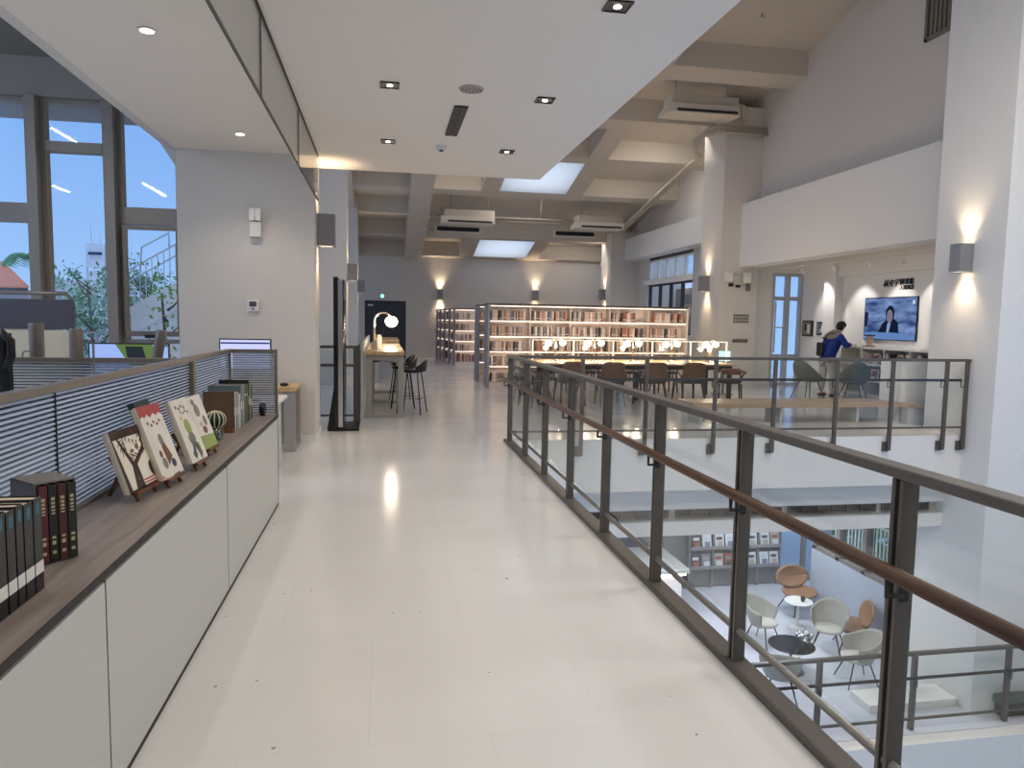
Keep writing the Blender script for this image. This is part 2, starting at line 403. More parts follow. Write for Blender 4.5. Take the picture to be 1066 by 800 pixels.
# piers on the right
struct(MB().box(8.35, 10.5, 8.62, 9.9, -8, 9.6).build('wall_right_pier', M['wall_white']))
struct(MB().box(8.3, 9.3, 17.0, 18.2, 0, 6.9).build('wall_right_pier', W))
struct(MB().box(8.3, 9.3, 25.9, 27.1, 0, 4.9).build('wall_right_pier', W))
# cross beams between the piers
for y0, y1, z0, z1 in ((9.9, 17.0, 3.0, 4.55), (18.2, 25.9, 3.84, 4.62), (27.1, 29.0, 3.84, 4.45)):
    struct(MB().box(8.8, 9.3, y0, y1, z0, z1).build('wall_right_beam', M['wall_white']))
# upper wall over the beams (follows the roof slope)
ZA, SL = 10.5076, .2244
def zr(y): return ZA-SL*y
pts = [(9.3, 9.9, 4.55), (9.3, 29.0, 4.3), (9.3, 29.0, zr(29)+.6), (9.3, 9.9, zr(9.9)+.6)]
struct(MB().prism(pts, (.25, 0, 0)).build('wall_right_upper', W))
# lower right wall with windows, rear bays
w2 = MB()
w2.box(9.3, 9.5, 18.2, 20.9, 0, 3.9); w2.box(9.3, 9.5, 24.7, 25.9, 0, 3.9); w2.box(9.3, 9.5, 20.9, 24.7, 0, 1.2)
w2.box(9.3, 9.5, 20.9, 24.7, 3.9, 4.7)
w2.box(9.3, 9.5, 27.1, 28.9, 0, 2.2)
struct(w2.build('wall_right_rear', W))
# alcove
struct(MB().box(9.3, 9.9, 17.3, 17.5, 0, 3.3).box(9.9, 10.75, 17.3, 17.5, 2.9, 3.3).build('wall_alcove_back', M['wall_white']))
struct(MB().box(10.75, 10.95, 9.95, 17.5, 0, 3.3).box(10.55, 10.749, 15.6, 16.05, 0, 3.05).box(10.6, 10.749, 9.95, 15.6, 2.72, 3.05).build('wall_alcove_side', M['wall_white']))
struct(MB().box(9.301, 10.95, 9.95, 17.5, 3.3, 3.4).build('ceiling_alcove', M['ceil']))
# roof: sloping slab pieces around the skylights, ribs and cross beams as one coffered ceiling
T = Matrix(((1, 0, 0, 0), (0, 1, 0, 0), (0, -SL, 1, ZA), (0, 0, 0, 1)))
rf = MB()
sky = [(3.5, 5.6, 20.1, 22.3), (3.5, 5.6, 26.7, 28.8), (3.5, 5.6, 13.6, 15.2)]
def slab(x0, x1, y0, y1): rf.box(x0, x1, y0, y1, .55, .7)
slab(-6, 3.5, 10.3, 29.3); slab(5.6, 9.5, 10.3, 29.3); rf.box(-9.3, 10.8, -1.9, 10.29, .55, .7)
for a, b in ((10.3, 13.6), (15.2, 20.1), (22.3, 26.7), (28.8, 29.3)): slab(3.5, 5.6, a, b)
for y0, y1 in ((12.1, 12.7), (15.2, 15.75), (17.6, 18.1), (19.75, 20.1), (22.3, 22.7), (26.5, 26.72), (28.75, 29.0)):
    rf.box(-3, 9.3, y0, y1, 0, .549)
rf.box(-3, .8, 24.4, 24.62, 0, .549)
rf.box(.8, 1.48, 10.3, 29, -.12, .549)
for x0, x1 in ((-1.2, -.9), ):
    rf.box(x0, x1, 10.3, 29, -.05, .549)
for x0, x1 in ((2.95, 3.5), (5.6, 6.15)):
    for a, b in ((10.3, 15.9), (18.1, 22.3), (26.7, 29)): rf.box(x0, x1, a, b, .003, .549)
rf.xf(T); struct(rf.build('ceiling_roof', M['roof']))
for a in sky:
    g = MB(); g.box(a[0], a[1], a[2], a[3], .02, .03); g.xf(T); o = struct(g.build('window_skylight', M['diffuser']))
# glass smoke baffle along the walkway
t = thing('smoke_baffle', 'long clear glass smoke curtain hanging along the ceiling above the shelf cabinet', 'glass screen', (-.78, 5, 3.0))
ys = [1.0, 2.9, 5.0, 7.1, 9.18]
for a, b in zip(ys, ys[1:]): MB().box(-.785, -.775, a+.006, b-.006, 2.97, 3.49).build('glass_panel', M['glass_baffle'], t)
e = MB(); e.box(-.79, -.77, 1.0, 9.18, 3.484, 3.5)
for y in ys[:-1]: e.box(-.788, -.772, y-.004, y+.004, 2.96, 3.49)
e.build('frame_strip', M['dark'], t)
MB().box(-.787, -.773, 1.0, 9.18, 2.955, 2.969).build('bottom_strip', M['vent'], t)

# ---- left windows
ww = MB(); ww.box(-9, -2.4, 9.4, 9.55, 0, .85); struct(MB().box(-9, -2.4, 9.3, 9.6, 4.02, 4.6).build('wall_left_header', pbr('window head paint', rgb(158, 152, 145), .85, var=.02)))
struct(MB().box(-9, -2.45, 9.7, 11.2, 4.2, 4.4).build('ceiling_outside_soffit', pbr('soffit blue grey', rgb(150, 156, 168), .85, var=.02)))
ww.box(-9, -3.98, 9.4, 9.55, .85, 1.36)
struct(ww.build('wall_left_window', W))
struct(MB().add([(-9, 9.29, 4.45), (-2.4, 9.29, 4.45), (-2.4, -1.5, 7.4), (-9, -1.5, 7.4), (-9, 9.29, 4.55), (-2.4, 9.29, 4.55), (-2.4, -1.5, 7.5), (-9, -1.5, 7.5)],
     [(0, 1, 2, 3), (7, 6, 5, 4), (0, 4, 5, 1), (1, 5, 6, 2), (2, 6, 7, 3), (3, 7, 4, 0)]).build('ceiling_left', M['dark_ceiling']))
struct(MB().box(-2.5, -2.4, -1.5, 9.29, 3.5, 7.4).build('wall_left_upper', W))
def window(n, x0, x1, zs, sill, top, sash):
    w = struct(MB().box(x0+.001, x1-.001, 9.45, 9.465, sill+.001, top-.001).build('window_%d' % n, M['glass_win']))
    fm = MB(); fm.box(x0, x0+.05, 9.38, 9.5, sill, top); fm.box(x1-.05, x1, 9.38, 9.5, sill, top)
    fm.box(x0+.0501, x1-.0501, 9.38, 9.5, top-.05, top); fm.box(x0+.0501, x1-.0501, 9.38, 9.5, sill, sill+.05)
    for z0, z1 in zs: fm.box(x0+.0501, x1-.0501, 9.37, 9.5, z0, z1)
    fm.build('window_frame', M['alu_win'], w)
    if sash:
        a, b, c, dd = x0+.045, x1-.012, sill+.09, sash
        sm = MB(); sm.box(a, a+.045, 9.33, 9.379, c, dd); sm.box(b-.04, b, 9.33, 9.379, c, dd); sm.box(a+.0451, b-.0401, 9.33, 9.379, c, c+.06); sm.box(a+.0451, b-.0401, 9.33, 9.379, dd-.045, dd)
        sm.build('window_sash', M['alu'], w)
        MB().box((a+b)/2-.09, (a+b)/2+.09, 9.3, 9.335, c-.02, c+.02).build('window_handle', M['black'], w)
    return w
window(1, -3.09, -2.4, [(2.62, 2.82)], 1.2, 4.02, 2.6)
window(2, -3.91, -3.2, [(3.42, 3.54)], .85, 4.02, None)
window(3, -4.9, -4.02, [(2.6, 2.82)], 1.36, 4.02, None)
mu = MB(); mu.box(-3.2, -3.09, 9.25, 9.6, .85, 4.02); mu.box(-4.02, -3.91, 9.25, 9.6, .85, 4.02); mu.box(-5.02, -4.9, 9.25, 9.6, .85, 4.02)
struct(mu.build('trim_mullions', M['alu_win']))
window(4, -6.0, -5.02, [(2.6, 2.82)], 1.36, 4.02, None)

# ---- right rear windows
def rwin(n, y0, y1, z0, z1, ny, lower):
    w = struct(MB().box(9.4, 9.41, y0+.01, y1-.01, z0+.01, z1-.01).build('window_%d' % n, M['glass_win']))
    fm = MB(); fm.box(9.36, 9.46, y0, y1, z0, z0+.06); fm.box(9.36, 9.46, y0, y1, z1-.06, z1)
    for i in range(ny+1):
        y = y0+(y1-y0)*i/ny; fm.box(9.36, 9.46, max(y0, y-.045), min(y1, y+.045), z0, z1)
    fm.build('window_frame', M['alu_dark'] if lower else M['white'], w)
    return w
rwin(5, 20.9, 24.7, 3.05, 3.75, 5, False)
rwin(6, 20.9, 24.7, 1.2, 2.9, 4, True)
struct(MB().box(9.2, 9.46, 20.7, 24.9, 2.9, 3.05).build('trim_transom', M['wall_white']))
MB().box(9.3, 9.46, 20.9, 24.7, 3.75, 3.9).build('window_header', M['vent']) if False else None
struct(MB().box(9.36, 9.46, 20.9, 24.7, 3.751, 3.899).build('trim_blind_box', M['vent']))
rwin(7, 27.1, 28.9, 2.2, 2.85, 4, True)
rwin(8, 27.1, 28.9, 3.0, 3.8, 3, False)
struct(MB().box(9.2, 9.46, 27.1, 28.9, 2.851, 2.999).build('trim_transom', M['wall_white']))
# alcove window
w = struct(MB().box(9.91, 10.74, 17.38, 17.39, .01, 2.89).build('window_9', M['glass_win']))
fm = MB()
for x0, x1 in ((9.9, 9.97), (10.30, 10.40), (10.69, 10.75)): fm.box(x0, x1, 17.28, 17.42, 0, 2.9)
for z0, z1 in ((0, .06), (.72, .8), (2.2, 2.3), (2.82, 2.9)): fm.box(9.9, 10.75, 17.3, 17.42, z0, z1)
fm.build('window_frame', M['alu_alcove'], w)
MB().bar((10.0, 17.27, 2.18), (10.0, 17.27, .85), .03, .03).bar((10.27, 17.27, 2.18), (10.27, 17.27, .85), .03, .03).bar((10.0, 17.27, 1.5), (10.27, 17.27, 1.5), .03, .03).build('window_sash', M['alu_alcove'], w)
sbx = MB(); sbx.box(12.2, 12.4, 25, 38, -4.2, 3.0); struct(sbx.build('wall_neighbour', cmat('neighbour grey', 120, 122, 126, .9)))
for i in range(3):
    t = thing('outdoor_unit', 'grey outdoor cooling unit outside the rear right window, number %s along' % ['one', 'two', 'three'][i], 'cooling unit', (12.0, 28+1.3*i, 1.6), 'outdoor cooling units')
    MB().box(11.85, 12.19, 27.6+1.3*i, 28.4+1.3*i, 1.6, 2.2).build('casing', M['beige'], t, bevel=.02); MB().box(11.83, 11.849, 27.75+1.3*i, 28.2+1.3*i, 1.7, 2.1).build('fan_grille', M['dark'], t)
# upper louvre vent on right upper wall
t = thing('wall_louvre', 'brown slatted vent high on the right upper wall beside the big pier', 'vent', (9.28, 11.2, 6.65))
fm = MB(); fm.box(9.24, 9.3, 10.8, 10.86, 6.5, 7.6).box(9.24, 9.3, 11.5, 11.56, 6.5, 7.6).box(9.24, 9.3, 10.8, 11.56, 6.5, 6.56).box(9.24, 9.3, 10.8, 11.56, 7.54, 7.6); fm.build('frame', M['louvre'], t)
fm = MB(); [fm.box(9.26, 9.29, 10.9+.1*i, 10.96+.1*i, 6.56, 7.54) for i in range(6)]; fm.build('slats', M['louvre'], t)
# unseen rest of the hall behind and beside the viewer
bh = MB(); bh.box(-9.3, 10.8, -1.9, -1.7, -8, 11.2)
struct(bh.build('wall_behind', W))
br_ = MB(); br_.box(10.6, 10.8, -1.7, 9.9, 3.4, 11); br_.box(10.6, 10.8, -1.7, 9.9, -8, -.6); br_.box(10.6, 10.8, -1.7, 3.0, -.6, 3.4)
struct(br_.build('wall_right_near', W))
#@@END_PART1
# ---- lower storey
bwl = MB(); bwl.box(8.45, 8.62, 9.905, 12.8, -4.0, -2.87)
struct(bwl.build('wall_lower_right', M['bluewall']))
w = struct(MB().box(8.52, 8.53, 9.92, 12.75, -2.86, -1.46).build('window_10', M['glass_win']))
fm = MB(); fm.box(8.46, 8.6, 9.905, 12.8, -2.87, -2.8); fm.box(8.46, 8.6, 9.905, 12.8, -1.5, -1.44)
for y in (9.95, 10.5, 11.25, 12.0, 12.74): fm.box(8.46, 8.6, y-.045, y+.045, -2.87, -1.44)
fm.build('window_frame', M['alu_win'], w)
t = thing('window_grille', 'white barred railing outside the lower window behind the lounge chairs', 'railing', (8.9, 11.3, -2.9))
fm = MB(); fm.box(8.88, 8.91, 9.95, 12.75, -2.1, -2.06).box(8.88, 8.91, 9.95, 12.75, -2.9, -2.86)
for i in range(28): fm.box(8.885, 8.905, 9.98+.1*i, 10.01+.1*i, -2.9, -2.07)
fm.build('bars', M['white'], t)
struct(MB().box(3.0, 8.4, 13.95, 14.15, -4.0, -1.441).build('wall_lower_back', M['rack']))
struct(MB().box(8.63, 8.95, 12.9, 13.0, -4.0, -1.46).build('wall_lower_passage', M['bluewall']))
d = struct(MB().box(8.46, 9.4, 13.99, 14.0, -3.95, -1.45).build('door_2', M['glass_win']))
fm = MB(); fm.box(8.41, 8.47, 13.94, 14.05, -4, -1.44).box(9.0, 9.07, 13.94, 14.05, -4, -1.44).box(9.4, 9.47, 13.94, 14.05, -4, -1.44).box(8.41, 9.47, 13.94, 14.05, -1.75, -1.68).box(8.41, 9.47, 13.94, 14.05, -4, -3.94)
fm.build('door_frame', M['alu_win'], d)
# grille slots in the recess
for i, (x0, x1) in enumerate(((2.4, 4.0), (4.12, 5.75), (5.87, 7.3), (7.42, 8.2))):
    t = thing('air_grille', ['long grey air grille in the ledge under the far floor, furthest left', 'grey air grille in the ledge, second from the left', 'grey air grille in the ledge, second from the right', 'short grey air grille in the ledge beside the big pier'][i], 'vent', (x0, 9.5, -1.22), 'air grilles below the far railing')
    MB().box(x0, x1, 9.53, 9.549, -1.21, -1.09).build('backing', M['vent'], t)
    s_ = MB(); s_.box(x0, x1, 9.5, 9.53, -1.215, -1.2).box(x0, x1, 9.5, 9.53, -1.1, -1.085)
    k = int((x1-x0)/.22)
    for j in range(k+1): s_.box(x0+j*(x1-x0)/k-.006, x0+j*(x1-x0)/k+.006, 9.5, 9.53, -1.21, -1.09)
    s_.build('frame', M['steel_light'], t)
# magazine racks
covers = [cmat('cover a', 200, 205, 210), cmat('cover b', 120, 130, 150), cmat('cover c', 70, 72, 80), cmat('cover d', 170, 160, 150), cmat('cover e', 210, 214, 220), cmat('cover f', 150, 90, 80)]
t = thing('magazine_rack', 'grey wall rack of face out magazines on the lower floor behind the lounge chairs', 'magazine rack', (7.2, 13.9, -4))
m = MB(); m.box(6.3, 8.39, 13.88, 13.949, -3.98, -1.6)
m.build('back_panel', M['rack'], t)
for i in range(5):
    x = 6.3+i*.515; MB().box(x, x+.025, 13.78, 13.88, -3.98, -1.6).build('upright', M['endpanel'], t)
for r_ in range(5):
    z = -3.55+r_*.42
    MB().box(6.326, 8.37, 13.74, 13.88, z-.02, z).box(6.326, 8.37, 13.735, 13.75, z, z+.05).build('ledge', M['endpanel'], t)
mag = MB(); mag.box(-.09, .09, -.006, .006, 0, .27); mag.xf(Matrix.Rotation(-.2, 4, 'X'))
k = 0; pm = {}
for r_ in range(5):
    for i in range(4):
        for q in range(2):
            z = -3.55+r_*.42+.003; x = 6.3+i*.515+.15+q*.23; ci = rnd.randrange(6)
            if ci not in pm:
                mm_ = MB(); mm_.box(-.1, .1, 0, .008, 0, .29, 0).box(-.07, .06, -.001, 0, .17, .23, 1).box(-.05, .07, -.001, 0, .03, .14, 2)
                mm_.xf(Matrix.Rotation(-.2, 4, 'X'))
                pm[ci] = mm_.build('magazine', [covers[ci], covers[(ci+2) % 6], covers[(ci+3) % 6]]); o = pm[ci]
            else: o = pm[ci].copy(); COL.objects.link(o)
            o.location = (x, 13.79, z)
            tag(o, 'magazine cover in the %s row, %s column of the grey wall rack' % (['bottom', 'second from bottom', 'middle', 'second from top', 'top'][r_], ['first', 'second', 'third', 'fourth'][i]), 'magazine', 'magazines in the wall rack')
# lower counter
t = thing('service_counter', 'white counter with light strip under its top on the lower floor', 'counter', (5.0, 12.9, -4))
MB().box(3.6, 5.5, 12.3, 13.5, -3.98, -3.12).build('body', M['white'], t, bevel=.02)
MB().box(3.55, 5.6, 12.2, 13.6, -3.06, -2.98).build('counter_top', M['cab'], t, bevel=.01)
MB().box(3.6, 5.55, 12.25, 12.29, -3.11, -3.07).build('light_strip', M['strip'], t)
# stair railing below
t = thing('stair_railing', 'dark steel railing with glass on the lower floor, seen below the walkway', 'railing', (6.5, 8.4, -4))
MB().box(3.6, 9.9, 8.37, 8.43, -2.93, -2.88).build('top_rail', M['steel'], t, bevel=.006)
MB().tube([(3.6, 8.33, -3.22), (9.9, 8.33, -3.22)], .022, 8).build('handrail', M['dark'], t)
MB().box(3.6, 9.9, 8.385, 8.415, -3.86, -3.83).build('bottom_rail', M['steel'], t)
for x in (4.35, 5.76, 7.2, 8.7): MB().box(x-.03, x+.03, 8.37, 8.43, -4.0, -2.93).build('post', M['steel'], t)
for a, b in ((3.6, 4.3), (4.42, 5.7), (5.82, 7.14), (7.26, 8.64), (8.76, 9.9)): MB().box(a, b, 8.396, 8.404, -3.82, -2.95).build('glass_panel', M['glass'], t)
for x in (5.76, 7.2, 8.7): MB().tube([(x, 8.37, -3.35), (x, 8.33, -3.35), (x, 8.33, -3.23)], .008, 6).build('bracket', M['steel'], t)
t = thing('plinth', 'low pale plinth against the foot of the big pier', 'plinth', (7.5, 9.1, -4))
MB().box(6.9, 8.34, 8.85, 9.3, -3.999, -3.88).build('slab', M['white'], t, bevel=.01)
t = thing('green_bench', 'dark green topped bench at the foot of the big pier', 'bench', (8.9, 8.75, -4))
MB().box(8.75, 9.7, 8.48, 8.61, -3.999, -3.8).build('base', M['dark'], t); MB().box(8.7, 9.9, 8.45, 8.615, -3.8, -3.7).build('seat', M['greenbench'], t, bevel=.01)

# ================================================================== RAILINGS
t = thing('guard_railing', 'long dark grey walkway railing with glass and a brown wooden handrail', 'railing', (1.58, 5, 0))
MB().box(1.535, 1.64, -1.2, 9.12, -.06, .03).build('base_plate', M['steel'], t, bevel=.006)
MB().box(1.552, 1.626, -1.2, 9.1, 1.087, 1.122).build('top_rail', M['steel'], t, bevel=.006)
MB().tube([(1.50, -1.2, .815), (1.50, 9.2, .815)], .024, 12).build('handrail', M['handwood'], t)
MB().tube([(1.585, -1.2, .17), (1.585, 9.05, .17)], .016, 10).build('bottom_rail', M['steel_light'], t)
py = [-.06, .94, 1.94, 2.94, 3.94, 4.94, 5.94, 6.94, 7.94, 8.96]
for y in py:
    p = MB(); p.box(1.56, 1.618, y-.026, y-.009, .03, 1.085).box(1.56, 1.618, y+.009, y+.026, .03, 1.085).box(1.575, 1.603, y-.009, y+.009, .03, 1.085, 1)
    p.build('post', [M['steel'], M['dark']], t, bevel=.003)
    MB().tube([(1.556, y-.06, .74), (1.50, y-.06, .74), (1.50, y-.06, .795)], .009, 8).bar((1.556, y-.06, .72), (1.556, y-.06, .79), .03, .008).build('bracket', M['dark'], t)
for a, b in zip([-1.2]+py, py): MB().box(1.586, 1.594, a+.04, b-.04, .21, 1.08).build('glass_panel', M['glass'], t)
t = thing('guard_railing', 'dark grey railing with glass crossing the far side of the opening', 'railing', (5, 9.1, 0))
MB().box(1.63, 8.347, 9.04, 9.1, 1.075, 1.115).build('top_rail', M['steel'], t, bevel=.006)
MB().tube([(1.7, 9.16, .8), (8.3, 9.16, .8)], .02, 10).build('handrail', M['dark'], t)
MB().box(1.63, 8.3, 9.055, 9.085, .11, .135).build('bottom_rail', M['steel'], t)
fx = [2.56, 3.44, 4.42, 5.29, 6.23, 7.1, 7.97, 8.3]
for x in fx:
    MB().box(x-.024, x+.024, 9.04, 9.085, -.2, 1.075).box(x-.07, x+.024, 9.085, 9.119, -.22, -.08).build('post', M['steel'], t, bevel=.004)
    MB().tube([(x, 9.085, .7), (x, 9.16, .7), (x, 9.16, .78)], .008, 6).build('bracket', M['dark'], t)
for a, b in zip([1.66]+fx, fx): MB().box(a+.035, b-.035, 9.066, 9.073, .14, 1.07).build('glass_panel', M['glass'], t)

# ================================================================== LOW CABINET, LEFT
t = thing('shelf_cabinet', 'long low cabinet with pale grey doors and grey brown wooden top', 'cabinet', (-1.1, 3, 0))
MB().box(-1.3, -.875, -1.2, 6.1, .0, .725).build('carcass', M['dark'], t)
MB().box(-1.32, -.85, -1.2, 6.12, .73, .76).build('worktop', M['shelftop'], t, bevel=.002)
for a, b in ((-1.2, .6), (.6, 2.37), (2.37, 4.15), (4.15, 6.12)): MB().box(-.875, -.852, a+.003, b-.003, .012, .718).build('door', M['cab'], t, bevel=.001)
MB().box(-1.3, -.852, 6.1, 6.12, .01, .725).build('end_panel', M['cab'], t)
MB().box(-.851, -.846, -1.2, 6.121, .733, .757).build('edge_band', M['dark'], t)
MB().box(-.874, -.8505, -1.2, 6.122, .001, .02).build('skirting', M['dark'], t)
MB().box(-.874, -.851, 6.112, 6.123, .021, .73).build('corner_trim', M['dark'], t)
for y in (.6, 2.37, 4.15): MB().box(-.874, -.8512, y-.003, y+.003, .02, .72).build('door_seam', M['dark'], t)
# ribbed partition
t = thing('ribbed_partition', 'ribbed translucent partition with taupe frame standing on the cabinet back edge', 'partition', (-1.2, 3, .76))
MB().box(-1.25, -1.2, -1.2, 6.14, 1.255, 1.285).build('top_rail', M['alu'], t, bevel=.003)
MB().box(-1.25, -1.2, -1.2, 6.14, .761, .775).build('bottom_rail', M['alu'], t)
for y in (4.93,): MB().box(-1.25, -1.2, y-.03, y+.03, .775, 1.255).build('post', M['alu'], t)
MB().box(-1.228, -1.222, .5, 4.9, .775, 1.255).build('ribbed_panel', M['ribbed'], t)
MB().box(-1.228, -1.222, 4.96, 6.1, .775, 1.255).build('ribbed_panel', M['ribbed'], t)
MB().box(-1.2, -.85, 6.1, 6.13, 1.255, 1.285).box(-.87, -.85, 6.1, 6.13, .761, 1.255).box(-1.25, -1.21, 6.1, 6.14, .775, 1.255).build('end_frame', M['alu'], t)
MB().box(-1.2, -.872, 6.112, 6.118, .762, 1.254).build('ribbed_panel', M['ribbed'], t)
MB().box(-1.23, -1.218, 2.965, 2.971, .775, 1.255).build('panel_joint', M['dark'], t)
t = thing('desk_partition', 'ribbed translucent partition running left from the cabinet screen across the desks', 'partition', (-3, 4.9, 0))
MB().box(-4.6, -1.26, 4.88, 4.93, 1.245, 1.275).build('top_rail', M['alu'], t, bevel=.003)
MB().box(-4.6, -1.26, 4.902, 4.908, .76, 1.245).build('ribbed_panel', M['ribbed'], t)
for x in (-1.3, -2.9, -4.55): MB().box(x-.025, x+.025, 4.88, 4.93, 0.0, 1.245).build('post', M['alu'], t)

# books on the cabinet: spine faces +x
def spine_book(label, y, th, h, dep, x=-.96, cm=None, strip=None, tilt=0, pages=True, lab=False, bandm=None, name='book', grp=None):
    t = thing(name, label, 'book', (x, y, .761), grp, local=True)
    c = MB()
    c.box(-dep, 0, 0, .003, 0, h).box(-dep, 0, th-.003, th, 0, h).box(-.003, .0, 0, th, 0, h)
    co_ = c.build('cover', cm, t, bevel=.0008)
    MB().box(-dep+.004, -.0035, .0035, th-.0035, .004, h-.004).build('page_block', M['paper'], t)
    if lab: MB().box(0, .0006, .001, th-.001, .05, .085).build('spine_label', M['label'], t)
    if bandm:
        b = MB()
        for (z0, z1) in bandm: b.box(0, .0006, th*.3, th*.7, z0*h, z1*h)
        b.build('spine_title', strip, t)
    t.rotation_euler = (tilt, 0, 0)
    return t
gold = cmat('gilt lettering', 190, 176, 140); bluet = cmat('blue head band', 60, 110, 130); orange = cmat('rust cloth', 150, 84, 42); blk = cmat('black cloth', 22, 22, 26, .35)
spine_book('rust brown book at the left end of the near row on the cabinet', 1.925, .04, .26, .19, cm=orange, strip=gold, bandm=[(.5, .8)])
yy = 1.97
for i in range(5):
    th = [.05, .045, .04, .05, .05][i]
    spine_book(['tall black book with white spine label, leftmost beside the rust brown one', 'black book with white spine label, second from the rust brown one', 'black book with white spine label, middle of the five', 'black book with white spine label, fourth of the five',
                'black book with white spine label, last of the five nearest the burgundy one'][i], yy, th, [.278, .272, .275, .268, .27][i], .19, cm=blk, lab=True, strip=bluet, bandm=[(.83, .95)], tilt=0, grp=None)
    yy += th+.004
th_ = -math.radians(42); rx_, ry_ = math.sin(-th_), math.cos(th_)
q_ = 0
for i, (cn, cc) in enumerate((('burgundy', (92, 34, 42)), ('dark green black', (26, 32, 28)), ('dark brown', (68, 34, 26)), ('blackish green', (24, 36, 24)))):
    b = spine_book('%s hardback with small spine lettering, %s of the four in the grey slipcase' % (cn, ['first', 'second', 'third', 'last'][i]), 0, .027, .245, .155, x=0, cm=cmat('cloth '+cn, *cc, .4), strip=gold, bandm=[(.62, .64), (.66, .68), (.7, .73), (.75, .78), (.8, .84), (.3, .33), (.22, .27), (.1, .14)])
    b.location = (-1.05+rx_*q_, 2.41+ry_*q_, .767); b.rotation_euler = (0, 0, th_); q_ += .0285
t = thing('slipcase', 'open grey slipcase holding four dark hardbacks on the cabinet', 'box', (-1.05, 2.41, .761), None, local=True); t.rotation_euler = (0, 0, th_)
g_ = cmat('slipcase grey', 122, 117, 116)
MB().box(-.162, -.012, -.005, -.0005, 0, .26).box(-.162, -.012, .1145, .119, 0, .26).box(-.162, -.012, -.005, .119, .256, .261).box(-.162, -.012, -.005, .119, 0, .004).box(-.166, -.162, -.005, .119, 0, .261).build('sleeve', g_, t)
# far row of books
yy = 5.13
far = [('brown covered picture book, first of the far row on the cabinet', (112, 86, 68), .03, .275, .2, M['oakx']), ('white spined book behind the brown one', (222, 220, 214), .035, .27, .19, None), ('thin black spined book in the far row', (30, 28, 28), .02, .265, .19, None),
       ('pale grey wide book in the far row', (170, 172, 168), .07, .26, .19, None), ('cream book in the far row', (206, 204, 192), .05, .24, .17, None), ('blue grey tall book in the far row', (104, 120, 124), .07, .3, .22, None), ('pale green grey book in the far row', (150, 160, 150), .05, .29, .2, None),
       ('olive grey book with white band in the far row', (92, 94, 80), .08, .29, .2, None), ('second olive grey book with white band in the far row', (84, 84, 74), .07, .285, .2, None), ('tall black book near the end of the far row', (24, 24, 26), .05, .31, .21, None),
       ('yellow green book, second last of the far row', (150, 150, 92), .05, .28, .2, None), ('dark green book, last of the far row', (52, 64, 52), .05, .26, .18, None)]
for lb, c_, th, h, dp, mt in far:
    spine_book(lb, yy, th, h, dp, x=-1.0, cm=cmat('farbook %d %d %d' % c_, *c_), strip=M['label'], bandm=[(.7, .76)] if 'band' in lb else [(.4, .6)], lab=False)
    yy += th+.006
t = thing('bookend', 'small wooden block holding the first book of the far row', 'bookend', (-1.03, 5.1, .761))
MB().box(-1.11, -1.0, 5.09, 5.125, .762, .785).build('foot', M['walnut'], t, bevel=.003)
t = thing('tape_roll', 'small black round object at the far end of the cabinet top', 'office item', (-.95, 5.95, .761))
MB().lathe([(.045, -.02), (.05, -.015), (.05, .015), (.045, .02)], (-.95, 5.99, .811), 20, axis='x').build('roll', M['black'], t)

# picture books on small easels.  local frame: width along +y, facing +x, leaning back
def face(w, h, art):
    c = MB()
    c.box(-.014, 0, 0, w, 0, h, 0)
    for mi, poly in art:   # poly in fraction of w,h, raised on the +x face
        c.prism([(.0001, u*w, v*h) for u, v in poly], (.0006, 0, 0), mi)
    return c
def circ(cx_, cy_, rx, ry, n=14, a0=0): return [(cx_+rx*math.cos(2*PI*k/n+a0), cy_+ry*math.sin(2*PI*k/n+a0)) for k in range(n)]
def stroke(x0, y0, x1, y1, w0, w1):
    dx, dy = x1-x0, y1-y0; L = math.hypot(dx, dy); nx, ny = -dy/L, dx/L
    return [(x0-nx*w0, y0-ny*w0), (x1-nx*w1, y1-ny*w1), (x1+nx*w1, y1+ny*w1), (x0+nx*w0, y0+ny*w0)]
def easel_book(name, label, elabel, loc, rz, w, h, mats, art, lean=.32, th=.014):
    t = thing('easel', elabel, 'easel', loc, 'small wooden easels', local=True); t.rotation_euler = (0, 0, rz)
    lg = math.tan(lean)
    for y in (w*.22, w*.78):
        MB().bar((.035, y, 0), (-.03-.16*lg, y, .19), .016, .012, up=(1, 0, 0)).build('front_leg', M['walnut'], t)
    MB().bar((-.13, w*.5, 0), (-.05, w*.5, .17), .016, .012, up=(1, 0, 0)).build('back_leg', M['walnut'], t)
    MB().box(.0, .045, w*.12, w*.88, .032, .042).build('ledge', M['walnut'], t)
    b = thing(name, label, 'picture book', loc, None, local=True)
    c = face(w, h, art); rot = Matrix.Rotation(-lean, 4, 'Y')
    c.xf(Matrix.Translation((.03, 0, .044)) @ rot); c.build('front_cover', mats, b, bevel=0)
    p = MB(); p.box(-.014-th, -.0145, .003, w-.004, .003, h-.003); p.xf(Matrix.Translation((.03, 0, .044)) @ rot); p.build('page_block', M['paper'], b)
    b.rotation_euler = (0, 0, rz); return b
dk = cmat('cover brown ink', 66, 42, 34); cr = cmat('cover cream', 232, 224, 208); red = cmat('cover red', 176, 76, 74); grn = cmat('cover green', 150, 168, 96); whi = cmat('cover white', 226, 220, 210); pur = cmat('cover purple', 70, 56, 96); gr1 = cmat('cover grey', 128, 128, 120); pinkc = cmat('cover pink', 216, 160, 150)
br2 = cmat('cover brown', 120, 78, 56)
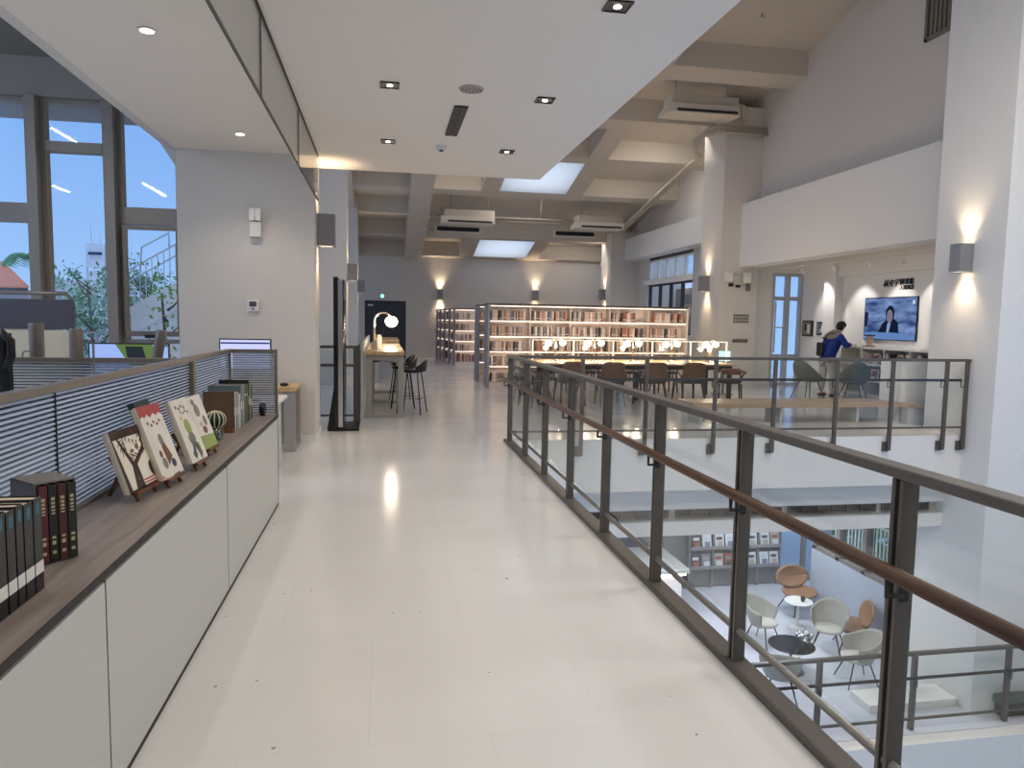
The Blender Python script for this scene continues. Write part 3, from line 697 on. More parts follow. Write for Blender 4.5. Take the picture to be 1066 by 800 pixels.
art = [(1, stroke(.36, .0, .40, .42, .13, .07)), (1, stroke(.38, .38, .14, .9, .05, .02)), (1, stroke(.4, .4, .8, .62, .045, .03)), (1, stroke(.78, .6, .86, .95, .03, .012)), (1, stroke(.28, .6, .32, .98, .018, .008)),
       (1, [(0, .86), (1, .86), (1, 1), (0, 1)]), (1, [(0, 0), (.1, 0), (.03, .9), (0, .9)]), (1, [(.1, 0), (1, 0), (1, .03), (.1, .03)]), (3, [(.5, .05), (1, .05), (1, .075), (.5, .075)]), (3, [(.5, .1), (1, .1), (1, .125), (.5, .125)]),
       (1, circ(.85, .25, .09, .13)), (2, circ(.85, .2, .06, .07))]
for k in range(26):
    a = rnd.random()*2*PI; r0 = .2+.1*rnd.random()
    art.append((1 if k % 3 else 2, stroke(.52+r0*math.cos(a)*1.1, .74+r0*math.sin(a)*.75, .52+(r0+.1)*math.cos(a+.5)*1.1, .74+(r0+.09)*math.sin(a+.5)*.75, .012, .005)))
for k in range(4):
    u = .36+.09*k; art += [(1, stroke(u, .82-.03*k, u+.05, .84-.03*k, .008, .008)), (1, stroke(u+.02, .86-.03*k, u+.03, .77-.03*k, .008, .008))]
art += [(2, circ(.62, .66, .05, .05)), (2, circ(.45, .62, .05, .03))]
easel_book('picture_book', 'picture book with a dark tree on a cream cover, nearest on the easels', 'wooden easel under the tree picture book', (-1.06, 3.17, .761), -.12, .30, .27, [cr, dk, br2, red], art)
art = [(1, [(0, .84), (.1, .87), (.2, .84), (.32, .88), (.45, .83), (.6, .88), (.72, .84), (.85, .87), (1, .83), (1, 1), (0, 1)]), (2, circ(.52, .5, .09, .09)), (3, stroke(.52, .45, .62, .2, .08, .14)), (4, circ(.72, .16, .1, .06)), (2, circ(.34, .2, .1, .08)), (5, [(0, 0), (.2, 0), (0, .08)]), (3, circ(.3, .33, .06, .05)), (3, stroke(.5, .0, .8, .01, .012, .012))]
for k in range(5): art += [(3, circ(.24+.13*k, .76-.012*(k % 2)*3, .045, .022, 7, k))]
easel_book('picture_book', 'tall picture book with red top edge on white cover', 'wooden easel under the red topped picture book', (-1.0, 3.42, .761), -.1, .235, .35, [whi, red, gr1, br2, pur, pinkc], art, .34)
art = [(1, circ(.5, .55, .17, .13)), (2, circ(.5, .36, .2, .1)), (3, stroke(.5, .3, .3, .06, .08, .05)), (3, stroke(.55, .3, .72, .05, .06, .1)), (4, circ(.3, .7, .05, .04)), (1, circ(.7, .2, .1, .08)), (2, circ(.35, .12, .12, .06))]
for k in range(4): art += [(3, circ(.22+.15*k, .88-.03*(k % 2), .05, .03, 7, k)), (3, circ(.4+.13*k, .79-.02*(k % 2), .04, .025, 6, k))]
easel_book('picture_book', 'white picture book with green and yellow animals beside the teal board', 'wooden easel under the yellow animal picture book', (-.97, 3.80, .761), -.08, .23, .335, [whi, grn, gr1, cmat('cover slate', 96, 104, 108), cmat('cover yellow', 206, 186, 96)], art, .34)
b = MB(); b.box(-.03, 0, 0, .22, 0, .35); b.xf(Matrix.Translation((-1.06, 3.68, .80)) @ Matrix.Rotation(-.34, 4, 'Y'))
b = b.build('picture_book', M['teal'], bevel=.002); tag(b, 'dark teal covered picture book leaning behind between the red and the yellow ones', 'picture book')
art = [(1, [(0, 0), (1, 0), (1, .22), (0, .26)]), (2, circ(.4, .72, .18, .12)), (2, circ(.7, .5, .12, .1)), (3, circ(.5, .34, .15, .07)), (2, circ(.3, .88, .12, .06)), (4, circ(.36, .46, .08, .05))]
easel_book('picture_book', 'pale picture book with green ground, furthest of the easels', 'wooden easel under the pale green picture book', (-1.0, 4.2, .761), -.08, .215, .31, [whi, grn, gr1, br2, pinkc], art, .34)
# cactus
t = thing('potted_cactus', 'round striped cactus in a clear glass pot on the cabinet', 'plant', (-1.05, 4.8, .761))
c = MB(); c.grid(lambda u, v: (-1.05+math.sin(PI*v)*.06*(1+.1*math.cos(2*PI*u*12)), 0, 0) and
                 (-1.05+math.cos(2*PI*u)*math.sin(PI*v)*.058*(1+.09*math.cos(2*PI*u*13)), 4.8+math.sin(2*PI*u)*math.sin(PI*v)*.058*(1+.09*math.cos(2*PI*u*13)), .893-math.cos(PI*v)*.052), 104, 14)
c.build('cactus_body', cmat('cactus dark', 34, 52, 38), t)
c = MB()
for k in range(13):
    a = 2*PI*k/13
    c.tube([(-1.05+math.cos(a)*math.sin(PI*j/10)*.0635, 4.8+math.sin(a)*math.sin(PI*j/10)*.0635, .893-math.cos(PI*j/10)*.054) for j in range(1, 11)], .0035, 5)
c.build('cactus_spines', cmat('cactus spines', 226, 222, 190), t)
MB().lathe([(.036, 0), (.045, .01), (.047, .03), (.05, .08), (.047, .081), (.044, .03), (.03, .012)], (-1.05, 4.8, .762), 24).build('glass_pot', glass('pot glass', (.8, .85, .84, 1), .15), t)
c = MB(); [c.sphere((-1.05+rnd.uniform(-.025, .025), 4.8+rnd.uniform(-.025, .025), .78+rnd.uniform(0, .04)), .009, rnd.randrange(2), 8, 5) for _ in range(40)]
c.build('pebbles', [M['label'], gr1], t)
#@@END2
# ================================================================== BOOKCASES
def bookcase(label, x0, x1, y, zt, shelves, nb, dep=.62, fronts=True, short=False):
    t = thing('bookcase', label, 'bookcase', ((x0+x1)/2, y+dep/2, 0))
    MB().box(x0, x0+.045, y, y+dep, 0.001, zt).build('end_panel', M['endpanel'], t, bevel=.004)
    MB().box(x1-.045, x1, y, y+dep, 0.001, zt).build('end_panel', M['shelfwhite'], t, bevel=.004)
    MB().box(x0, x1, y, y+dep, zt+.001, zt+.028).build('top_panel', M['casegrey'], t, bevel=.003)
    MB().box(x0+.046, x1-.046, y+dep*.5-.01, y+dep*.5+.01, .13, zt).build('back_panel', M['shelfwhite'], t)
    MB().box(x0+.046, x1-.046, y+.03, y+dep-.03, .001, .125).build('plinth', M['shelfwhite'], t)
    for z in shelves: MB().box(x0+.047, x1-.047, y+.01, y+dep-.01, z-.028, z).build('shelf', M['shelfwhite'], t)
    L = (x1-x0-.09)/nb
    for i in range(1, nb): MB().box(x0+.045+L*i-.012, x0+.045+L*i+.012, y+.015, y+dep*.5-.011, .13, zt-.002).build('upright', M['shelfwhite'], t)
    st = MB()
    for z in list(shelves[1:])+[zt]: st.box(x0+.06, x1-.06, y+.03, y+.042, z-.034, z-.029)
    st.build('light_strip', M['strip'], t)
    return t
SH = [.14, .52, .86, 1.21, 1.57]
bookcase('long lit bookcase nearest the reading table, five bays wide', 2.36, 7.23, 16.4, 1.92, SH, 5)
bookcase('second lit bookcase, mostly hidden behind the long front one', 2.34, 7.2, 18.05, 1.92, SH, 5)
rear = ((2.34, 24.3), (2.28, 25.4), (2.2, 26.5), (2.12, 27.5), (2.05, 28.3))
for (x, y), l in zip(rear, ('lit bookcase in the rear group standing nearest the walkway viewer', 'rear lit bookcase, second of the receding grey end panels', 'rear lit bookcase, third of the receding grey end panels', 'rear lit bookcase, fourth of the receding grey end panels', 'rear lit bookcase against the back wall, last of the receding end panels')):
    bookcase(l, x, 7.2, y, 1.92, SH, 5, .36)
# book prototypes: spine faces -y
def pbook(i, th, h, dep, mi):
    m = MB(); m.box(-th/2, th/2, 0, dep, 0, h, 0); m.box(-th/2+.003, th/2-.003, -.0005, 0, h*(.1+.05*(i%3)), h*(.18+.05*(i%3)), 1); m.box(-th/2+.002, th/2-.002, .004, dep-.004, h, h+.001, 2)
    return m.build('book', [BKM[mi], M['label'], M['paper']])
protos = []; count = [0]
for i in range(14):
    protos.append([.028+.006*(i % 4), .215+.018*((i*5) % 5), .16+.01*(i % 3), i, None])
row_names = ['bottom', 'second lowest', 'middle', 'second highest', 'top']
bay_names = ['leftmost', 'second', 'middle', 'fourth', 'rightmost']
def fill(case, x0, y, z, w, row, bay, frac=1.0, maxn=30):
    frac = min(1, frac*rnd.uniform(.85, 1.08))
    x = x0+.02; k = 0
    while x < x0+w*frac-.05 and k < maxn:
        if rnd.random() < .1: x += rnd.uniform(.02, .12); continue
        P = rnd.choice(protos)
        if P[4] is None: P[4] = pbook(P[3], P[0], P[1], P[2], P[3]); o = P[4]
        else: o = P[4].copy(); COL.objects.link(o)
        o.location = (x+P[0]/2, y+.055, z+.001); 
        tag(o, 'book standing in the %s bay on the %s shelf of %s' % (bay_names[bay], row_names[row], case), 'book', 'books in %s, %s shelf' % (case, row_names[row]))
        x += P[0]+.0025; k += 1; count[0] += 1
L = (4.87-.09)/5
for bay in range(5):
    for row in (4, 3): fill('the long lit bookcase', 2.405+L*bay+.014, 16.4, SH[row], L-.03, row, bay, .92, 22)
for row in (2, 1, 0): fill('the long lit bookcase', 2.405+.014, 16.4, SH[row], L-.03, row, 0, .9, 18)
for row in range(5): fill('the second bookcase', 2.40, 18.05, SH[row], .14, row, 0, 1., 3)
for row in (4, 3, 2, 1): fill('the rear bookcase', 2.40, 24.26, SH[row], L-.03, row, 0, .75, 9)
print('BOOKS', count[0])
# face-out books on the long case
for i, (x, row, c) in enumerate(((3.05, 3, M['label']), (3.0, 2, gr1))):
    pass
# the rest of the books far away as one mass each
def mass(case, x0, x1, y, rows):
    m = MB()
    for r_ in rows:
        x = x0
        while x < x1-.06:
            th = rnd.uniform(.025, .05); 
            if rnd.random() > .1: m.box(x, x+th-.002, y+.06, y+.24, SH[r_]+.001, SH[r_]+rnd.uniform(.2, .3), rnd.randrange(14))
            x += th
    o = m.build('books', BKM); o['kind'] = 'stuff'; tag(o, 'rows of books on '+case, 'books'); return o
mass('the far shelves of the rear lit bookcases', 2.40, 3.3, 24.26, (0,))
mass('the lower shelves of the long lit bookcase behind the reading table', 3.4, 7.1, 16.4, (0, 1, 2))
mass('the right part of the rear bookcase', 3.3, 6.9, 24.26, (1, 2, 3, 4))
for (x, y), l in zip(rear[1:], ('second', 'third', 'fourth', 'last')): mass('the shelves of the %s receding rear bookcase' % l, x+.06, 3.4, y-.04, (0, 1, 2, 3, 4))

# ================================================================== READING TABLE
t = thing('reading_table', 'long light oak reading table with dark legs before the long bookcase', 'table', (5.05, 14.3, 0))
MB().box(2.9, 7.1, 13.55, 15.05, .715, .75).build('tabletop', M['oakx'], t, bevel=.006)
for x in (3.0, 5.0, 7.0):
    for y in (13.75, 14.85): MB().box(x-.04, x+.04, y-.04, y+.04, .001, .714).build('leg', M['dark_leg'], t, bevel=.004)
MB().box(3.0, 7.0, 13.7, 13.73, .62, .714).box(3.0, 7.0, 14.87, 14.9, .62, .714).build('apron', M['dark_leg'], t)
t = thing('glass_divider', 'long clear glass divider with a glow painted on its edges along the reading table', 'divider', (5, 14.3, .751))
xs = [2.97, 3.82, 4.67, 5.52, 6.37, 7.2]
for a, b in zip(xs, xs[1:]):
    MB().box(a+.02, b-.02, 14.296, 14.304, .76, 1.17).build('glass_panel', M['glass_desk'], t)
    e = MB(); e.box(a, a+.02, 14.285, 14.315, .752, 1.18).box(a+.02, b-.001, 14.29, 14.31, 1.171, 1.185); e.build('glass_edge', M['glass_edge'], t)
MB().box(7.18, 7.2, 14.285, 14.315, .752, 1.185).build('glass_edge', M['glass_edge'], t)
for a in (3.4, 4.25, 5.1, 5.95, 6.7): MB().box(a-.004, a+.004, 14.0, 14.29, .752, 1.12).build('side_glass', M['glass_desk'], t)
def globe_lamp(name, label, loc, sgn, h=.42, rad=.2, gr=.075, group=None, powr=5.):
    t = thing(name, label, 'lamp', loc, group, local=True)
    MB().lathe([(.07, 0), (.075, .004), (.07, .012), (.012, .016)], (0, 0, .001), 20).build('base', M['steel_chrome'], t)
    path = [(0, 0, .01), (0, 0, h-rad)]+[(sgn*rad*(1-math.cos(PI*k/10)), 0, h-rad+rad*math.sin(PI*k/10)) for k in range(1, 9)]
    MB().tube(path, .009, 8).build('arched_stem', M['steel_chrome'], t)
    e = path[-1]; c = (e[0]+sgn*.01, 0, e[2]-gr*.9)
    MB().sphere(c, gr, 0, 18, 12, (1, 1, .9)).build('globe_shade', M['globe'], t)
    lamp('POINT', 'bulb', (c[0], c[1], c[2]-gr-.03), powr, WARM, None, shadow_soft_size=.06).parent = t
    return t
lx = [3.3, 4.12, 4.95, 5.8, 6.68]
nm = ['leftmost', 'second from the left', 'middle', 'second from the right', 'rightmost']
for i, x in enumerate(lx):
    globe_lamp('table_lamp', '%s glowing globe lamp on the near side of the reading table divider' % nm[i], (x+.12, 14.18, .751), -1, .46, .07, .07, 'globe lamps on the reading table', 16)
    globe_lamp('table_lamp', '%s glowing globe lamp on the far side of the reading table divider' % nm[i], (x+.22, 14.5, .751), 1, .46, .07, .07, 'globe lamps on the reading table', 16)

# ---- reading chairs
def reading_chair():
    t = thing('reading_chair', '', 'chair', (0, 0, 0), None, local=True)
    # sitter faces +y ; back at -y
    def back(u, v):
        a = (u-.5)*1.9; w = .24*(1-.10*v)
        x = w*math.sin(a)/math.sin(.95); y = -.22-.055*math.cos(a)*1.0-.07*v+.05*abs(u-.5)*2
        rz_ = .5+.33*v-.05*(abs(u-.5)*2)**4
        return (x, y, rz_)
    MB().grid(back, 12, 8).build('backrest', M['brown_chair'], t, solid=.03)
    MB().add([(-.23, -.24, .42), (.23, -.24, .42), (.25, .22, .43), (-.25, .22, .43), (-.22, -.23, .475), (.22, -.23, .475), (.24, .21, .485), (-.24, .21, .485)],
             [(3, 2, 1, 0), (4, 5, 6, 7), (0, 1, 5, 4), (1, 2, 6, 5), (2, 3, 7, 6), (3, 0, 4, 7)]).build('seat', M['dark_seat'], t, bevel=.02)
    for sx in (-1, 1):
        MB().tube([(sx*.2, -.2, .42), (sx*.235, -.31, .0)], [.027, .014], 8).build('leg', M['dark_leg'], t)
        MB().tube([(sx*.2, .18, .42), (sx*.225, .22, .0)], [.027, .014], 8).build('leg', M['dark_leg'], t)
        MB().tube([(sx*.2, -.23, .44), (sx*.25, -.25, .56), (sx*.275, -.1, .645), (sx*.275, .08, .64), (sx*.25, .14, .45)], .014, 8).build('armrest', M['dark_leg'], t)
    return t
rc = reading_chair(); rc['label'] = 'brown backed reading chair, leftmost of the near row at the oak table'; rc['group'] = 'brown chairs at the reading table'
plc(rc, (3.42, 13.05, 0), .05)
for i, (x, y, a) in enumerate(((4.18, 12.95, -.06), (4.97, 12.95, .1), (5.77, 13.0, .02))):
    dup(rc, (x, y, 0), a, 'brown backed reading chair, %s of the near row at the oak table' % ['second from left', 'third from left', 'fourth from left'][i])
for i, x in enumerate((3.7, 4.55, 5.4, 6.25)):
    dup(rc, (x, 15.35, 0), PI, 'brown chair on the far side of the oak table, %s' % nm[i if i < 2 else i+1])
def wood_armchair(label, loc, rz):
    t = thing('armchair', label, 'chair', loc, None, local=True); t.rotation_euler = (0, 0, rz)
    P = [(math.sin(a)*.30, -.06-math.cos(a)*.26, .70-.05*abs(a)) for a in [(-1.7+3.4*k/16) for k in range(17)]]
    MB().tube(P, [.014+.012*math.cos((k-8)/8*1.3) for k in range(17)], 8).build('top_rail', M['walnut'], t)
    m = MB(); m.grid(lambda u, v: ((u-.5)*.34, -.315+.09*abs(u-.5)*2, .60+.12*v), 8, 3); m.build('backrest', M['walnut'], t, solid=.02)
    MB().lathe([(.2, 0), (.235, .02), (.235, .05), (.2, .065)], (0, 0, .42), 24).build('seat', M['dark_seat'], t)
    for sx in (-1, 1):
        MB().tube([(sx*.2, -.2, .42), (sx*.22, -.26, 0)], [.019, .012], 8).build('leg', M['dark_leg'], t)
        MB().tube([(sx*.29, .0, .64), (sx*.2, .1, .43), (sx*.24, .2, 0)], [.015, .02, .012], 8).build('leg', M['dark_leg'], t)
        MB().tube([(sx*.17, -.27, .68), (sx*.19, -.21, .44)], .013, 8).build('back_post', M['dark_leg'], t)
    return t
wood_armchair('armchair with curved brown wooden rail at the right end of the oak table', (6.62, 13.0, 0), -.35)
wood_armchair('dark armchair with curved wooden arms at the left end of the oak table', (2.75, 13.9, 0), -PI/2)
wood_armchair('dark curved armchair seen through the left end of the far railing', (2.75, 12.75, 0), -1.2)
# things on the table end
t = thing('plant_pot', 'small pale plant arrangement on the right part of the oak table', 'plant', (6.05, 13.75, .751))
MB().lathe([(.05, 0), (.06, .02), (.055, .09), (.05, .09)], (6.05, 13.75, .752), 16).build('pot', M['label'], t)
m = MB()
for k in range(26):
    a = rnd.uniform(0, 2*PI); r0 = rnd.uniform(.03, .12); m.tube([(6.05, 13.75, .84), (6.05+math.cos(a)*r0*.6, 13.75+math.sin(a)*r0*.6, .9), (6.05+math.cos(a)*r0, 13.75+math.sin(a)*r0, .9+rnd.uniform(-.03, .04))], [.004, .012, .003], 5)
m.build('leaves', gr1, t)
o = MB(); o.box(-.16, .16, -.012, .012, 0, .2); o.xf(Matrix.Translation((7.33, 14.0, 1.0-.25))); o = None
t = thing('tablet_screen', 'small glowing blue white screen at the right end of the oak table', 'screen', (7.45, 14.9, 0))
MB().box(7.3, 7.6, 14.9, 14.92, .72, .98).build('casing', M['black'], t, bevel=.004)
MB().box(7.31, 7.59, 14.894, 14.899, .74, .97).build('screen', emit('pale cyan screen', (.6, .85, .95, 1), 1.3), t)
MB().box(7.42, 7.48, 14.905, 14.925, .02, .72).box(7.25, 7.65, 14.8, 15.1, .001, .02).build('stand', M['steel_light'], t)

# ================================================================== BENCH beyond the far railing
t = thing('long_bench', 'long low oak topped bench beyond the far railing in front of the alcove', 'bench', (6.8, 10.6, 0))
MB().box(4.7, 8.2, 10.35, 10.95, .26, .34).prism([(8.201, 10.35, .26), (8.72, 10.0, .26), (8.76, 10.36, .26), (8.25, 10.4, .26), (8.201, 10.95, .26)], (0, 0, .08)).build('seat', M['bench_oak'], t, bevel=.005)
for x in (4.85, 6.2, 7.55): MB().box(x, x+.04, 10.42, 10.88, .001, .259).build('leg_panel', M['cab'], t)
MB().box(8.3, 8.7, 10.2, 10.36, .001, .259).build('end_support', M['cab'], t)
t = thing('low_wall_unit', 'plain white low cabinet between the alcove shelf and the big pier', 'cabinet', (8.9, 10.5, 0))
MB().box(8.32, 9.45, 10.42, 10.5, .0, 1.0).build('front_panel', M['wall_white'], t)
MB().box(8.34, 9.45, 10.501, 10.95, .0, .98).build('body', M['white'], t)

# ================================================================== ALCOVE
t = thing('low_bookshelf', 'low white open bookshelf under the television in the alcove', 'bookshelf', (10.4, 13.5, 0))
X0, X1, Y0, Y1 = 10.2, 10.7, 11.9, 14.8
MB().box(X0, X1, Y0, Y1, 1.08, 1.12).build('top_panel', M['white'], t, bevel=.004)
for z in (.10, .42, .76): MB().box(X0, X1, Y0, Y1, z-.03, z).build('shelf', M['white'], t)
for y in (Y0, 12.6, 13.35, 14.05, Y1-.03): MB().box(X0+.02, X1, y, y+.03, .1, 1.08).build('upright', M['white'], t)
MB().box(X1-.02, X1, Y0, Y1, .02, 1.08).build('back_panel', M['beige'], t)
MB().box(X0+.06, X1, Y0+.05, Y1-.05, .001, .069).build('plinth', M['cab'], t)
pp = {}
for sname, z, ya, yb in (('upper', .761, 12.0, 14.0), ('middle', .421, 12.0, 13.9), ('lower', .101, 12.0, 13.2)):
    y = ya; k = 0
    while y < yb:
        kind = rnd.randrange(5); th = [.03, .04, .16, .2, .035][kind]
        if any(abs(y+th/2-q) < th/2+.03 for q in (12.615, 13.365, 14.065)): y += .04; continue
        if kind not in pp:
            m = MB()
            if kind in (2, 3):
                m.box(0, .012, 0, th, 0, .24, 0).box(-.001, 0, .02, th-.02, .08, .2, 1); m.xf(Matrix.Rotation(.22, 4, 'Y'))
            else: m.box(0, .17, 0, th, 0, .25, 0).box(-.0006, 0, .003, th-.003, .17, .2, 1)
            pp[kind] = m.build('book', [[BKM[5], BKM[10], BKM[3], BKM[8], BKM[4]][kind], [M['teal'], gr1, br2, M['label'], M['label']][kind]]); o = pp[kind]
        else: o = pp[kind].copy(); COL.objects.link(o)
        o.location = (X0+.08, y, z); o['_w'] = (0, 0, 0)
        tag(o, '%s on the %s shelf of the low white alcove bookshelf' % ('picture book facing out' if kind in (2, 3) else 'upright book', sname), 'book', '%s on the %s alcove shelf' % ('facing books' if kind in (2, 3) else 'upright books', sname))
        y += th+.004+(.05 if kind in (2, 3) else 0)
t = thing('display_case', 'small clear acrylic display stand on the right end of the alcove shelf top', 'display stand', (10.4, 12.15, 1.121))
m = MB(); m.box(10.25, 10.55, 11.95, 12.4, 1.122, 1.14); m.build('base', M['label'], t)
MB().prism([(10.3, 12.0, 1.14), (10.3, 12.35, 1.14), (10.42, 12.33, 1.42), (10.42, 12.05, 1.42)], (.01, 0, .002)).build('leaflet', M['white'], t)
t = thing('desk_light', 'small warm lit lamp on the alcove shelf beside the person', 'lamp', (10.5, 14.25, 1.121))
MB().box(10.44, 10.56, 14.1, 14.36, 1.122, 1.14).build('base', M['dark'], t)
MB().box(10.52, 10.53, 14.12, 14.34, 1.141, 1.36).build('panel', cmat('warm paper', 240, 206, 186), t)
MB().box(10.46, 10.56, 14.1, 14.36, 1.361, 1.385).build('hood', M['dark'], t)
# television
t = thing('television', 'large wall television showing a person in a dark jacket', 'television', (10.7, 14.2, 1.26), None)
ty0, ty1, tz0, tz1 = 13.08, 14.72, 1.27, 2.2
MB().box(10.712, 10.749, ty0, ty1, tz0, tz1).build('casing', M['black'], t, bevel=.004)
def scr(name):
    m, nt, o = newmat(name)
    tc = N(nt, 'ShaderNodeTexCoord'); mp = N(nt, 'ShaderNodeMapping'); mp.inputs['Scale'].default_value = (1, 1.2, 4)
    nz = N(nt, 'ShaderNodeTexNoise'); nz.inputs['Scale'].default_value = 1.6; nz.inputs['Detail'].default_value = 4
    r = N(nt, 'ShaderNodeValToRGB'); r.color_ramp.elements[0].position = .35; r.color_ramp.elements[1].position = .7
    r.color_ramp.elements[0].color = rgb(46, 66, 116); r.color_ramp.elements[1].color = rgb(132, 158, 206)
    e = N(nt, 'ShaderNodeEmission'); e.inputs[1].default_value = 1.
    nt.links.new(tc.outputs['Object'], mp.inputs[0]); nt.links.new(mp.outputs[0], nz.inputs['Vector']); nt.links.new(nz.outputs[0], r.inputs[0])
    nt.links.new(r.outputs[0], e.inputs[0]); nt.links.new(e.outputs[0], o.inputs[0]); return m
sc_ = MB().box(10.707, 10.711, ty0+.02, ty1-.02, tz0+.02, tz1-.02).build('screen', scr('tv blue scene'), t)
def sp(pts, name, col, s=1., d=10.705):
    # pts in screen fraction (u left->right as seen, v up)
    P = [(d, ty1-.02-u*(ty1-ty0-.04), tz0+.02+v*(tz1-tz0-.04)) for u, v in pts]
    return MB().prism(P, (-.001, 0, 0)).build(name, emit('tv '+name, col, s), sc_)
sp([(.30, 0.15), (.36, .36), (.47, .5), (.6, .5), (.68, .4), (.7, .15)], 'jacket', rgb(22, 28, 52))
sp([(.465, .15), (.475, .38), (.53, .44), (.54, .36), (.51, .15)], 'shirt', rgb(130, 150, 190), d=10.7035)
sp(circ(.52, .62, .085, .2, 18), 'hair', rgb(24, 28, 46), d=10.7025)
sp(circ(.515, .56, .058, .16, 16), 'face', rgb(120, 116, 136), d=10.7015)
sp([(.5, .4), (.505, .5), (.545, .5), (.55, .4)], 'neck', rgb(104, 102, 124), d=10.702)
sp([(0, 0), (1, 0), (1, .12), (.6, .17), (0, .16)], 'counter', rgb(96, 130, 184), d=10.7005)
sp([(.0, .3), (.07, .32), (.08, .65), (0, .7)], 'pillar', rgb(30, 40, 70), d=10.704)
sp([(.93, .84), (.97, .84), (.97, .93), (.93, .93)], 'mark', rgb(190, 210, 240), d=10.704)
# wall lettering (reads toward -x)
def wtext(txt, size, y, z, name, parent, slant=0):
    mt = Matrix(((0, 0, -1, 10.742), (-1, 0, 0, y), (0, 1, 0, z), (0, 0, 0, 1))) @ Matrix(((1, slant, 0, 0), (0, 1, 0, 0), (0, 0, 1, 0), (0, 0, 0, 1)))
    return text_mb(txt, size, mt, .006).build(name, M['black'], parent)
t = thing('wall_lettering', 'black raised Chinese lettering on the white wall above the television', 'sign', (10.742, 13.7, 2.3))
wtext('\u6797\u592e\u5b87', .165, 13.94, 2.49, 'script_letters', t, .25)
wtext('\u5716\u66f8\u9928', .14, 13.47, 2.505, 'block_letters', t)
wtext('\u4eba\u9593\u98a8\u666f', .105, 13.46, 2.385, 'small_letters', t)
# pictures
for i, (y0, y1, z0, z1, c) in enumerate(((16.72, 17.16, 1.29, 1.69, cmat('photo brown', 150, 130, 100)), (16.15, 16.53, 1.33, 1.66, cmat('photo teal', 120, 140, 136)))):
    t = thing('framed_picture', ['black framed brownish picture on the alcove wall, nearer the window', 'black framed greenish picture on the alcove wall, behind the person'][i], 'picture', (10.73, (y0+y1)/2, z0))
    MB().box(10.71, 10.749, y0, y1, z0, z1).build('frame', M['black'], t, bevel=.003)
    MB().box(10.705, 10.709, y0+.04, y1-.04, z0+.04, z1-.04).box(10.703, 10.705, y0+.1, y0+.2, z0+.08, z1-.1, 1).box(10.703, 10.705, y1-.2, y1-.12, z0+.15, z1-.08, 2).build('photograph', [c, M['label'], M['dark']], t)
# alcove ceiling fittings
t = thing('track_rail', 'white ceiling track with small spotlights along the alcove', 'track light', (10.0, 13.5, 2.95))
MB().box(9.88, 9.94, 10.6, 16.9, 2.97, 3.0).build('rail', M['white'], t)
for y in (11.6, 12.6, 13.6, 14.8, 16.0):
    h = MB().tube([(9.91, y, 2.97), (9.91, y, 2.9)], .012, 8).tube([(9.9, y, 2.92), (9.98, y, 2.8)], [.04, .045], 12).build('spot_head', M['white'], t)
    lamp('SPOT', 'spot', (10.0, y, 2.77), 42, NEUT, t, (0, -.62 if y < 15 else -.7, 0), spot_size=1.25, spot_blend=.6, shadow_soft_size=.03)
t = thing('ceiling_pipes', 'pair of pale pipes running along under the alcove ceiling', 'pipes', (9.5, 13.5, 3.05))
MB().tube([(9.45, 10.3, 3.1), (9.45, 17.2, 3.1)], .05, 10).build('pipe', M['white'], t); MB().tube([(9.65, 10.3, 3.14), (9.65, 17.2, 3.14)], .035, 10).build('pipe', M['pipe'], t)

# ---- shell chairs
def shell_chair(name, label, loc, rz, mat, inner, legm, s=1., arm=.5, group=None, seat_h=.44):
    """tub chair: sitter faces -y locally; back at +y"""
    t = thing(name, label, 'chair', loc, group, local=True); t.rotation_euler = (0, 0, rz)
    def fn(u, v):
        a = (u-.5)*2*2.05   # -117..117 deg around back (+y)
        up = (math.cos(a/2.05*PI)+1)/2
        top = seat_h+.16*arm*1.3+(.40-.16*arm*1.3)*up**1.1
        r0 = .2; r1 = .29+.03*up
        z = seat_h-.06+(top-seat_h+.06)*v
        r = r0+(r1-r0)*math.sin(v*PI/2)
        return (math.sin(a)*r*1.02, math.cos(a)*r*(.95+.1*up*v), z)
    MB().grid(fn, 22, 8).build('shell', mat, t, solid=.022)
    MB().lathe([(.08, -.01), (.2, 0), (.235, .03), (.225, .055), (.18, .066), (.0, .07)], (0, -.02, seat_h-.06), 26).build('seat', inner, t)
    for sx in (-1, 1):
        for sy in (-1, 1):
            MB().tube([(sx*.13, sy*.12, seat_h-.06), (sx*.25, sy*.24, 0)], [.013, .009], 8).build('leg', legm, t)
    return t
olive_c = shell_chair('shell_chair', 'olive grey shell chair with dark legs left of the person in the alcove', (8.95, 14.0, 0), 1.9, M['olive'], M['dark_seat'], M['dark_leg'], arm=.15, group=None)
dup(olive_c, (9.55, 13.35, 0), 2.8, 'olive grey shell chair with dark legs right of the person, before the low bookshelf')
ZL = -4.0
g0 = shell_chair('lounge_armchair', 'pale grey tub armchair on the lower floor, left of the dark round table', (6.5, 11.15, ZL), .55, M['fabric_grey'], M['fabric_in'], M['dark_leg'], arm=1., group='pale grey armchairs on the lower floor')
dup(g0, (7.5, 10.75, ZL), -.75, 'pale grey tub armchair beside the tan chair, behind the flower vase')
dup(g0, (7.3, 9.7, ZL), -1.75, 'pale grey tub armchair nearest the big pier on the lower floor')
dup(g0, (5.8, 9.4, ZL), 2.7, 'pale grey tub armchair seen from behind through the stair railing glass')
